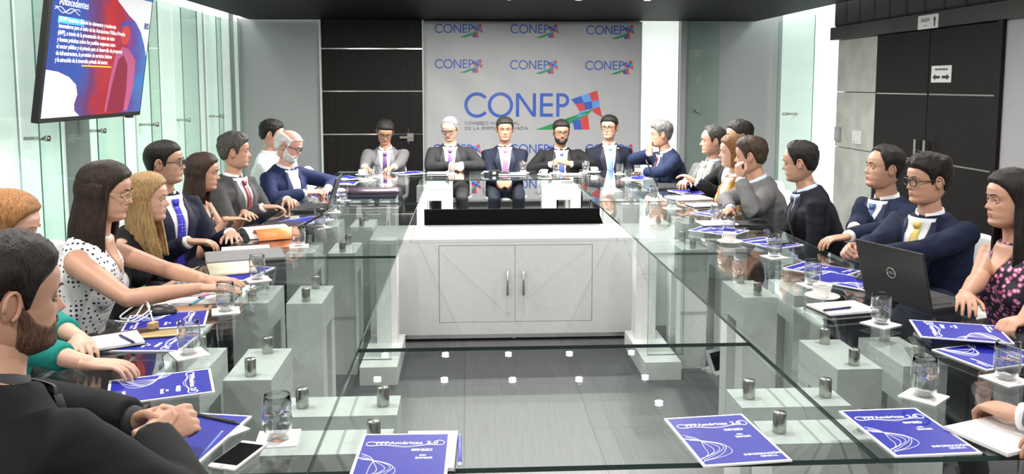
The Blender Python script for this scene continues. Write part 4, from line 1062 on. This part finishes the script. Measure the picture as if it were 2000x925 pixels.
# ------------------------------------------------------------------ things on the table
Z0 = TOP
def at(px, py, z=Z0): return on_z(px, py, z)
M_tumbler = thin_glass('tumbler_glass', (.965, .975, .975), 3.4)
M_water = thin_glass('water', (.95, .965, .975), 2.5)
TPROF = [(.001, .0), (.024, 0), (.029, .004), (.0345, .03), (.036, .055), (.0345, .085), (.0315, .108), (.0300, .108), (.0330, .085), (.0345, .055), (.033, .03), (.0275, .012), (.001, .011)]
tum_me = MB().lathe(TPROF, 28, cap0=False, cap1=False).mesh('tumbler', M_tumbler, True)
wat_me = MB().lathe([(.001, .0125), (.0265, .0125), (.0322, .03), (.0335, .052), (.0335, .056), (.001, .056)], 24, cap0=False, cap1=False).mesh('water', M_water, True)
nap_me = MB().box(-.05, .05, -.05, .05, 0, .003).mesh('napkin', M_paper)
def glass(px, py, where, rz=.3, nap=True):
    p = at(px, py)
    z = Z0
    if nap:
        n_ = link('napkin', nap_me, None, (p.x, p.y, Z0+.0005), rz); tag(n_, 'paper coaster under the glass ' + where, 'coaster', 'paper coasters'); z += .004
    g = link('tumbler', tum_me, None, (p.x, p.y, z)); tag(g, 'half-full water glass ' + where, 'glass', 'water glasses on the table')
    link('water', wat_me, g); return p
for a in ((543, 858, 'beside the white phone', .1), (370, 692, 'beside the brochure with the gold phone', .6), (441, 608, 'in front of the woman in dotted blouse', .3), (503, 546, 'beside the open cream notebook', .5),
          (584, 481, 'beside the orange-covered magazine', .2), (626, 444, 'in front of the slanted black laptop', .7), (649, 414, 'beside the black laptop keyboard', .3), (671, 391, 'in front of the white-haired man', .2),
          (722, 352, 'beside the cup near the dark door', .4), (737, 345, 'in front of the man in grey with purple tie', .1), (882, 340, 'in front of the man in charcoal suit', .1), (1022, 337, 'beside the man with the pink tie', .2),
          (1086, 338, 'in front of the speaking bearded man', .2), (1144, 337, 'between the bearded speaker and the man with light blue tie', .3), (1210, 340, 'in front of the man with light blue tie', .2), (1227, 352, 'at the corner beside the chin-resting man', .3),
          (1277, 391, 'beside the black laptop at the corner', .5), (1312, 407, 'beside the white open papers', .2), (1399, 433, 'in front of the woman in camel jacket', .4), (1423, 455, 'beside the stacked brochures', .3),
          (1512, 502, 'in front of the man with stretched arm', .3), (1587, 557, 'beside the coffee cup with saucer', .2), (1720, 633, 'in front of the open black laptop', .5), (1804, 775, 'between the brochures and the blue book', .7), (1965, 742, 'beside the white writing pad', .3)):
    glass(*a)
# cups and saucers
M_china = mat('white_china', (.78, .77, .74), .2, var=.01); M_coffee = mat('coffee', (.10, .05, .02), .2)
cup_me = MB().lathe([(.018, 0), (.020, .003), (.030, .022), (.036, .048), (.0375, .052), (.0355, .052), (.033, .044), (.028, .022), (.001, .006)], 24, cap1=False).mesh('coffee_cup', M_china, True)
cof_me = MB().lathe([(.001, .040), (.0325, .040), (.0325, .041), (.001, .041)], 20).mesh('coffee', M_coffee, True)
han_me = MB().tube([(.030+.019*math.sin(a), 0, .028+.016*math.cos(a)) for a in np.linspace(.15, math.pi-.15, 9)], .0035, 8).mesh('handle', M_china, True)
sau_me = MB().lathe([(.001, .003), (.035, .003), (.062, .010), (.068, .014), (.066, .016), (.035, .007), (.001, .006)], 28, cap0=False, cap1=False).mesh('saucer', M_china, True)
for px, py, w, rz in ((708, 343, 'in front of the man in grey by the dark door', 2.6), (1063, 343, 'beside the speaking bearded man', 3.0), (1160, 338, 'beside the man with the light blue tie', .4), (1247, 341, 'near the elbow of the chin-resting man', .5),
                      (1425, 475, 'beside the stacked brochures', 2.2), (1606, 583, 'beside the notepad with a blue pen', 2.0)):
    p = at(px, py); s_ = link('saucer', sau_me, None, (p.x, p.y, Z0)); tag(s_, 'saucer under the cup ' + w, 'saucer', 'saucers')
    c = link('coffee_cup', cup_me, None, (p.x, p.y, Z0+.0065), rz); tag(c, 'white coffee cup ' + w, 'cup', 'coffee cups'); link('coffee', cof_me, c); link('handle', han_me, c)

# brochures: portrait sheet, local +Y is the top of the cover
BW, BH = .21, .275
M_bro = M_blue
def brochure_parts():
    sheet = MB(); nx_, ny_ = 6, 8
    sheet.box(-BW/2, BW/2, -BH/2, BH/2, 0, .004)
    cover = MB().box(-BW/2+.007, BW/2-.007, -BH/2+.007, BH/2-.007, .004, .0044)
    art = MB()
    for i in range(6):
        P = [(-BW*.45+BW*(.16+.055*i)*math.sin(math.pi*min(1, t*1.05))**.8+.006*math.sin(t*9+i*1.4), BH*(.10-.022*i)-BH*(.48-.012*i)*t, .0047) for t in np.linspace(0, 1, 28)]
        art.tube(P, .0008, 4)
    logo = MB()
    for dy, am in ((0, .004), (-.004, .006)):   # swoosh with a loop at either end
        P = [(-.078+.012*math.cos(a), .080+dy*.5+.011*math.sin(a), .0047) for a in np.linspace(.6, 4.6, 14)]
        P += [(-.078+.158*t, .068+dy+am*math.sin(t*9), .0047) for t in np.linspace(.06, .94, 24)]
        P += [(.080+.012*math.cos(a), .082+dy*.5+.013*math.sin(a), .0047) for a in np.linspace(-1.3, 2.4, 14)]
        logo.tube(P, .0008, 4)
    inv = MB()
    for a in range(3): inv.ell((.022+a*.006, .045, .0046), (.005, .006, .0003), 10, 4)
    return sheet.mesh('brochure', M_paper), cover.mesh('cover', M_bro), art.mesh('line_art', M_inkw), logo.mesh('line_art', M_inkw), inv.mesh('bird_mark', M_inkw)
bp_sheet, bp_cover, bp_art, bp_logo, bp_mark = brochure_parts()
BT_ = [('PPPAméricas', .0205, (-.068, .076), .0005), ('2.0', .022, (.050, .076), .0006), ('BID', .017, (.040, .038), .0006), ('BID', .010, (.038, .012), .0003), ('invest', .016, (.030, -.002), .0006), ('INFORMACIÓN', .013, (.008, -.100), .0004), ('GENERAL', .010, (.042, -.112), .0002)]
def brochure(top, bot, label, group='blue brochures', z=Z0, art=True, flip=False):
    a, b = at(*top, z), at(*bot, z); c = (a+b)/2; d = a-b
    rz = math.atan2(-d.x, d.y)
    o = link('brochure', bp_sheet, None, (c.x, c.y, z+.0005), rz); tag(o, label, 'brochure', group)
    link('cover', bp_cover, o); link('line_art', bp_art, o)
    if art:
        link('line_art', bp_logo, o); link('bird_mark', bp_mark, o)
        for t, s_, (x, y), bd in BT_: link('lettering', text_mesh(t, s_, M_inkw, bold=bd, extrude=.0002), o, (x, y, .0047))
    return o
brochure((797, 843), (770, 965), 'blue brochure lying on a white pad at the near glass sheet', z=Z0+.013)
brochure((1376, 818), (1458, 904), 'blue brochure lying over the glass seam on the near sheet')
brochure((1715, 803), (1832, 889), 'blue brochure beside the water glass and white writing pad')
brochure((403, 745), (223, 768), 'blue brochure turned sideways beside the clasped hands')
brochure((395, 828), (330, 880), 'blue brochure half under the clasped hands of the bearded man', art=False)
brochure((395, 622), (255, 632), 'blue brochure under the computer mouse and white cable')
brochure((352, 668), (235, 668), 'blue brochure under the gold phone')
brochure((500, 520), (430, 548), 'blue brochure under the open cream notebook', art=False)
brochure((1560, 520), (1650, 535), 'blue brochure in front of the young man with yellow tie', art=True)
brochure((1620, 543), (1690, 556), 'blue brochure beneath the dark mouse by the open laptop', art=False, z=Z0+.005)
brochure((1975, 690), (1900, 700), 'blue brochure half under the water glass by the right-hand edge')
brochure((1470, 468), (1540, 482), 'blue brochure under the black phone of the man with stretched arm')
brochure((1375, 420), (1420, 414), 'blue brochure in front of the man in light grey suit')
brochure((1330, 372), (1355, 378), 'blue brochure in front of the man with gold tie', art=False)
brochure((1235, 350), (1262, 346), 'blue brochure in front of the chin-resting man', art=False)
brochure((815, 337), (780, 339), 'blue brochure beside the man in grey with purple tie', art=False)
brochure((660, 345), (690, 350), 'blue brochure on the pile near the coffee cup of the man in grey', art=False)
brochure((640, 358), (690, 358), 'blue brochure behind the purple bag', art=False)
brochure((612, 383), (660, 378), 'blue brochure in front of the white-haired man', art=False)
brochure((575, 435), (620, 428), 'blue brochure under the slanted laptop', art=False)
# stack of brochures on the right
for k_ in range(4):
    brochure((1372-k_, 447), (1440-k_, 455), 'brochure in the small stack beside the coffee cup, %s' % ('lowest one', 'second from below', 'third from below', 'topmost one')[k_], 'stacked brochures', Z0+.005*k_, k_ == 3)

def slab(name, w_, l_, h_, px, py, deg, m, label, cat, z=Z0, bev=.003, group=None):
    p = at(px, py, z); o = link(name, MB().box(-w_/2, w_/2, -l_/2, l_/2, 0, h_).mesh(name, m), None, (p.x, p.y, z+.0005), -math.radians(deg))
    if bev: bevel(o, bev)
    return tag(o, label, cat, group)
def pen(px0, py0, px1, py1, m, label, z=Z0, name='pen', r=.0045, tip=None):
    a, b = at(px0, py0, z+r), at(px1, py1, z+r); d = (b-a).normalized()
    o = empty(name, a); tag(o, label, 'pencil' if name == 'pencil' else 'pen'); b = b-a
    link('barrel', MB().tube([(0, 0, 0), tuple(b)], r, 10).mesh('barrel', m, True), o)
    link('tip', MB().tube([tuple(b), tuple(b+d*.014)], [r*.9, .001], 10).mesh('tip', tip or M_steel, True), o)
    link('cap', MB().tube([(0, 0, 0), tuple(-d*.008)], [r*1.05, r*.8], 10).mesh('cap', tip or M_inkb, True), o); return o
M_dark = mat('dark_cover', (.012, .012, .014), .45); M_navyc = mat('navy_cover', (.015, .022, .10), .4); M_gold = mat('gold_case', (.42, .30, .13), .35, .3)
def notepad(px, py, deg, label, w_=.15, l_=.21, z=Z0, cov=None):
    p = at(px, py, z); o = empty('notepad', (p.x, p.y, z+.0005), -math.radians(deg)); tag(o, label, 'notepad')
    link('cover', MB().box(-w_/2-.003, w_/2+.003, -l_/2-.003, l_/2+.003, 0, .004).mesh('cover', cov or M_dark), o)
    link('pages', MB().box(-w_/2, w_/2, -l_/2, l_/2, .004, .012).mesh('pages', M_paper), o); return o
notepad(208, 672, 60, 'white notepad with dark cover in front of the teal blouse', z=Z0+.005); pen(236, 655, 262, 668, M_navyc, 'dark blue pen lying on the white notepad by the gold phone', Z0+.018)
notepad(1645, 605, 78, 'white notepad with a blue pen across it'); pen(1612, 605, 1660, 600, M_navyc, 'blue pen across the notepad beside the coffee cup', Z0+.013)
notepad(1968, 852, 70, 'white writing pad under the writing hand at the corner', .17, .23)
notepad(840, 885, 2, 'white pad sticking out from under the near brochure', .12, .20); pen(898, 905, 898, 852, mat('pen_blue_white', (.12, .14, .6), .4), 'blue and white pen clipped beside the near brochure', Z0+.004, tip=M_paper)
slab('paper_sheet', .11, .16, .002, 408, 848, 40, M_paper, 'white paper sheets beside the pencil and the black sleeve', 'paper', bev=0)
pen(432, 845, 380, 905, mat('pencil_blue', (.10, .16, .50), .5), 'blue and white pencil beside the black sleeve', name='pencil', r=.0038, tip=mat('pencil_wood', (.6, .45, .28), .6))
pen(378, 808, 460, 826, M_inkb, 'black capped pen lying alone on the glass', r=.006, tip=M_inkb)
notepad(1400, 438, 85, 'white pad lying on the stacked brochures', .15, .21, Z0+.021); notepad(1375, 402, 80, 'black notebook with cream pages beside the open papers', .15, .21)
notepad(855, 339, 90, 'white paper pad in front of the man in charcoal suit', .14, .2); notepad(1000, 341, 90, 'white pad in front of the man with pink tie', .16, .26); notepad(1115, 342, 90, 'white pad beside the bearded speaker', .14, .2)
slab('paper_sheet', .21, .29, .002, 640, 372, 70, M_paper, 'loose white paper sheet behind the laptops', 'paper', bev=0)
slab('paper_sheet', .16, .24, .002, 480, 486, 75, M_paper, 'loose white sheet under the magazine', 'paper', bev=0)
# mobile phones
def phone(px, py, deg, body, face, label, w_=.070, l_=.142, z=Z0):
    p = at(px, py, z); o = empty('mobile_phone', (p.x, p.y, z+.0005), -math.radians(deg)); tag(o, label, 'phone')
    bevel(link('case', MB().box(-w_/2, w_/2, -l_/2, l_/2, 0, .009).mesh('case', body), o), .006, 3)
    if face is not None:
        link('screen', MB().box(-w_/2+.004, w_/2-.004, -l_/2+.016, l_/2-.016, .0085, .0094).mesh('screen', face), o)
        link('home_button', MB().lathe([(.001, .0092), (.005, .0092), (.005, .0096), (.001, .0096)], 14).mesh('home_button', M_steel), o, (0, -l_/2+.008, 0))
    else:
        link('camera_bump', MB().box(-.02, .012, l_/2-.026, l_/2-.012, .009, .0105).mesh('camera_bump', M_inkb), o)
    return o
M_scr = mat('dark_screen', (.008, .008, .010), .08)
phone(466, 893, 18, M_paper, M_scr, 'white smartphone with black screen on the near glass')
phone(318, 654, 78, M_gold, None, 'gold smartphone face down on the blue brochure', z=Z0+.005)
phone(268, 652, 60, M_dark, M_scr, 'dark smartphone beside the wooden block on the brochure', z=Z0+.005)
phone(375, 605, 80, mat('copper_case', (.38, .20, .10), .4), None, 'copper-coloured phone beside the papers of the typing woman')
phone(1525, 475, 80, M_dark, M_scr, 'black phone under the fingers of the man with stretched arm', z=Z0+.006)
slab('wooden_block', .024, .034, .03, 299, 645, 20, mat('light_wood', (.50, .32, .15), .6, var=.15), 'small light wooden block with a white cable', 'wooden block', Z0+.005)
# mouse and cables
def mouse(px, py, deg, label):
    p = at(px, py); mb = MB()
    mb.rings([[(.030*w_*math.cos(a), y, max(0, .036*h_*math.sin(a))) for a in np.linspace(0, 2*math.pi, 16, endpoint=False)] for y, w_, h_ in ((-.052, .3, .3), (-.045, .75, .7), (-.02, 1, 1), (.01, 1, .95), (.04, .9, .7), (.052, .5, .4))])
    o = link('computer_mouse', mb.mesh('computer_mouse', M_black, True), None, (p.x, p.y, Z0+.005), -math.radians(deg)); tag(o, label, 'mouse')
    link('wheel', MB().ell((0, .028, .030), (.003, .008, .006)).mesh('wheel', M_steel, True), o)
mouse(316, 615, 70, 'black computer mouse on the brochure beside the white cable'); mouse(1690, 548, 60, 'dark mouse behind the open laptop')
def cable(pts, m, label, r=.0028, z=Z0):
    P = [Vector((*at(px, py, z)[:2], z+.004+dz)) for px, py, dz in pts]; Q = []
    for i in range(len(P)-1):
        p0, p1, p2, p3 = P[max(i-1, 0)], P[i], P[i+1], P[min(i+2, len(P)-1)]
        for t in np.linspace(0, 1, 8, endpoint=False):
            Q.append(.5*((2*p1)+(p2-p0)*t+(2*p0-5*p1+4*p2-p3)*t*t+(3*p1-p0-3*p2+p3)*t**3))
    tag(link('cable', MB().tube(Q, r, 6).mesh('cable', m, True)), label, 'cable')
M_cab = mat('white_cable', (.75, .75, .76), .4)
cable([(300, 640, .02), (285, 610, .03), (262, 632, .02), (235, 625, .01), (280, 608, .035), (292, 628, .04), (255, 640, .02), (225, 628, .0), (268, 640, .02), (300, 615, .02), (290, 600, .03), (270, 625, .02)], M_cab, 'coiled white charging cable beside the mouse')
# books, magazine, sleeves, bag
slab('hardback_book', .17, .235, .026, 1872, 660, -80, M_navyc, 'thick blue hardback book under a brochure beside the floral top', 'book')
b_ = slab('page_block', .163, .225, .020, 1872, 660, -80, mat('cream_pages', (.66, .60, .45), .7), 'x', 'x', Z0+.003, 0); b_['label'] = ''
del b_['label']; del b_['category']; _par = [o for o in COL.objects if o.name == 'hardback_book'][0]; b_.parent = _par; b_.location = (.006, -.007, .003); b_.rotation_euler = (0, 0, 0)
brochure((1785, 642), (1965, 655), 'blue brochure lying on the thick blue book', z=Z0+.028)
slab('laptop_sleeve', .27, .37, .018, 478, 503, 72, mat('grey_felt', (.16, .16, .165), .8, bump=.1), 'grey felt laptop sleeve in front of the man with blue tie', 'sleeve', bev=.008)
nb = empty('open_notebook', at(452, 528)+Vector((0, 0, .006)), -math.radians(70)); tag(nb, 'open cream notebook under the fingers of the typing woman', 'notebook')
for s_ in (-1, 1):
    m_ = MB(); W_ = .13
    rs = [[(s_*x_, y_, .002+.012*math.sin(min(1, x_/W_)*2.6)) for y_ in (-.1, .1)] + [(s_*x_, y_, 0) for y_ in (.1, -.1)] for x_ in np.linspace(.001, W_, 9)]
    m_.rings(rs); link('page_block', m_.mesh('page_block', mat('cream_pages', (.66, .60, .45), .7), True), nb)
mg = empty('magazine', at(520, 458)+Vector((0, 0, .002)), -math.radians(62)); tag(mg, 'open white magazine with orange pages rolled up in front of the patterned dress', 'magazine')
def sheet_curve(name, w_, l_, h_, m, parent, loc, rz=0):
    rs = [[(-w_/2+w_*t, y_, h_*math.sin(t*math.pi)**.8) for y_ in (-l_/2, l_/2)] + [(-w_/2+w_*t, y_, h_*math.sin(t*math.pi)**.8-.003) for y_ in (l_/2, -l_/2)] for t in np.linspace(.0, 1, 12)]
    o = link(name, MB().rings(rs).mesh(name, m, True), parent, loc, rz); return o
sheet_curve('white_pages', .30, .24, .04, M_paper, mg, (-.03, 0, .003)); sheet_curve('orange_pages', .16, .23, .05, mat('orange_print', (.75, .20, .04), .5), mg, (.13, .02, .004))
for i in range(3): link('printed_rule', MB().tube([(-.12+.07*i, -.10, .036+.008*(i == 1)), (-.12+.07*i, .10, .036+.008*(i == 1))], .0012, 5).mesh('printed_rule', mat('maroon_print', (.12, .03, .05), .5)), mg)
# stack of papers of the typing woman
slab('paper_stack', .23, .30, .014, 372, 583, 75, M_paper, 'stack of white papers under the typing hands', 'papers', bev=.002)
slab('spiral_notebook', .20, .27, .012, 395, 566, 70, mat('offwhite_cover', (.62, .62, .62), .6), 'white notebook on the stack of papers under the typing hands', 'notebook', Z0+.015)
for c_, nm, x0, y0, x1, y1 in ((mat('cyan_pen', (.05, .40, .65), .4), 'cyan', 372, 594, 398, 580), (mat('pink_pen', (.75, .10, .40), .4), 'pink', 390, 580, 418, 571)): pen(x0, y0, x1, y1, c_, nm + ' pen beside the stack of white papers', Z0+.014, r=.0035)
# purple leather bag on the left wing
bg = empty('leather_bag', at(727, 386), -math.radians(88)); tag(bg, 'dark purple and navy leather bag lying flat on the glass', 'bag')
bevel(link('pocket', MB().box(-.10, .10, -.19, .19, 0, .05).mesh('pocket', mat('navy_leather', (.02, .025, .05), .45, bump=.2, bscale=20)), bg), .02, 3)
m_ = MB(); m_.rings([[(.11*math.cos(a)*w_, y_, .05+.03*h_*math.sin(a)) for a in np.linspace(0, 2*math.pi, 14, endpoint=False)] for y_, w_, h_ in ((-.20, .7, .3), (-.18, 1, .8), (-.05, 1, 1), (.1, 1, .9), (.19, .95, 1.1), (.215, .6, .4))])
link('flap', m_.mesh('flap', mat('purple_leather', (.05, .022, .05), .4, bump=.2, bscale=18), True), bg)
# laptops
M_lap = mat('laptop_black', (.014, .014, .015), .38); M_key = mat('keycaps', (.02, .02, .022), .5)
def laptop(px, py, deg, ang, label, mark=False, w_=.34, l_=.235):
    """deg = heading the user looks (from user towards the hinge), ang = opening past upright"""
    p = at(px, py); o = empty('laptop', (p.x, p.y, Z0+.001), -math.radians(deg)); tag(o, label, 'laptop')
    bevel(link('base', MB().box(-w_/2, w_/2, -l_/2, l_/2, 0, .018).mesh('base', M_lap), o), .005)
    kb = link('keyboard', MB().box(-w_/2+.02, w_/2-.02, -.02, l_/2-.03, .018, .0188).mesh('keyboard', M_black), o)
    key = MB().box(-.0105, .0105, -.0075, .0075, 0, .0022).mesh('key', M_key)
    for r_ in range(5):
        for c_ in range(12): link('key', key, kb, (-w_/2+.045+c_*.0228, -.008+r_*.020, .0188))
    link('touchpad', MB().box(-.05, .05, -l_/2+.012, -.03, .018, .0185).mesh('touchpad', M_dark), o)
    lid = link('lid', MB().box(-w_/2, w_/2, 0, .010, 0, .225).mesh('lid', M_lap), o, (0, l_/2-.005, .014)); bevel(lid, .004); lid.rotation_euler = (-math.radians(ang), 0, 0)
    link('screen', MB().box(-w_/2+.012, w_/2-.012, -.001, .0005, .018, .213).mesh('screen', M_scr), lid)
    if mark:
        m_ = MB(); m_.tube([(.021*math.cos(a), .0108, .115+.021*math.sin(a)) for a in np.linspace(0, 2*math.pi, 25)], .0022, 6)
        link('round_badge', m_.mesh('round_badge', M_chrome, True), lid)
        t = link('lettering', text_mesh('DELL', .013, M_chrome, 'CENTER', bold=.0004), lid, (0, .0112, .111)); t.rotation_euler = (math.pi/2, 0, math.pi)
    return o
laptop(1796, 586, -108, 15, 'open black laptop with round badge on its lid in front of the floral top', True)
laptop(545, 447, 95, 62, 'black laptop with lid folded far back in front of the man with red tie')
laptop(610, 408, 88, 18, 'black laptop in front of the white-haired man, keyboard showing')
laptop(1312, 366, -80, 25, 'black laptop between the chin-resting man and the man with gold tie')
slab('tablet', .17, .24, .008, 1462, 437, -80, M_dark, 'black tablet in front of the man in light grey suit', 'tablet')
slab('open_papers', .22, .30, .012, 1345, 388, 80, M_paper, 'bundle of white papers in front of the folded arms', 'papers', bev=.004)
# recorder with foam microphone on the far table
rc = empty('voice_recorder', at(965, 342), 0); tag(rc, 'small black recorder with a grip in front of the man with pink tie', 'recorder')
bevel(link('body', MB().box(-.05, .05, -.03, .03, 0, .05).mesh('body', M_black), rc), .006); link('label_plate', MB().box(-.015, .015, -.0315, -.03, .012, .036).mesh('label_plate', M_paper), rc)
link('grip', MB().tube([(.05, 0, .02), (.10, 0, .03), (.14, -.01, .02)], [.012, .016, .010], 10, round_ends=True).mesh('grip', M_black, True), rc); link('strap', MB().tube([(-.05, 0, .03), (-.09, -.01, .035), (-.12, 0, .01)], .008, 8).mesh('strap', M_paper, True), rc)
# small white picture-stand with cable on the floor
p = on_z(1412, 728, 0); st = empty('tablet_stand', p, .5); tag(st, 'small white device on a tilted stand on the floor between the portals', 'device')
a_ = link('frame', MB().box(-.07, .07, 0, .014, 0, .14).mesh('frame', M_white), st); a_.rotation_euler = (-.5, 0, 0); link('glass_face', MB().box(-.05, .05, -.001, .001, .02, .12).mesh('glass_face', M_scr), a_)
link('foot', MB().box(-.07, .07, -.03, .10, 0, .012).mesh('foot', M_white), st)
link('cable', MB().tube([(.05, .06, .05), (.12, .10, .09), (.2, .12, .04), (.26, .14, .006)], .006, 8).mesh('cable', M_cab, True), st)
# black handbag under the right wing and jacket on the chair at the left
p = on_z(1590, 745, 0); hb = empty('handbag', (p.x+.1, p.y+.3, 0), .2); tag(hb, 'black soft handbag standing on the floor under the right table wing', 'bag')
m_ = MB(); m_.rings([[(.17*w_*math.copysign(abs(math.cos(a))**.6, math.cos(a)), .08*w_*math.sin(a), z_) for a in np.linspace(0, 2*math.pi, 20, endpoint=False)] for z_, w_ in ((.002, .9), (.02, 1), (.12, 1.02), (.2, .92), (.24, .8))])
link('body', m_.mesh('body', mat('black_bag_leather', (.012, .012, .014), .45, bump=.2, bscale=20), True), hb)
link('handle', MB().tube([(.10*math.cos(a), 0, .22+.13*math.sin(a)) for a in np.linspace(0, math.pi, 14)], .008, 8).mesh('handle', M_black, True), hb)
pin = tag(link('lapel_pin', MB().box(-.012, .012, -.003, 0, -.006, .006).mesh('lapel_pin', mat('gold_pin', (.7, .6, .35), .3, .6))), 'small pale lapel pin on the jacket of the man with light blue tie', 'pin')
pin.location = on_y(1207, 289, 8.41)
bpy.data.scenes.remove(SCRATCH)
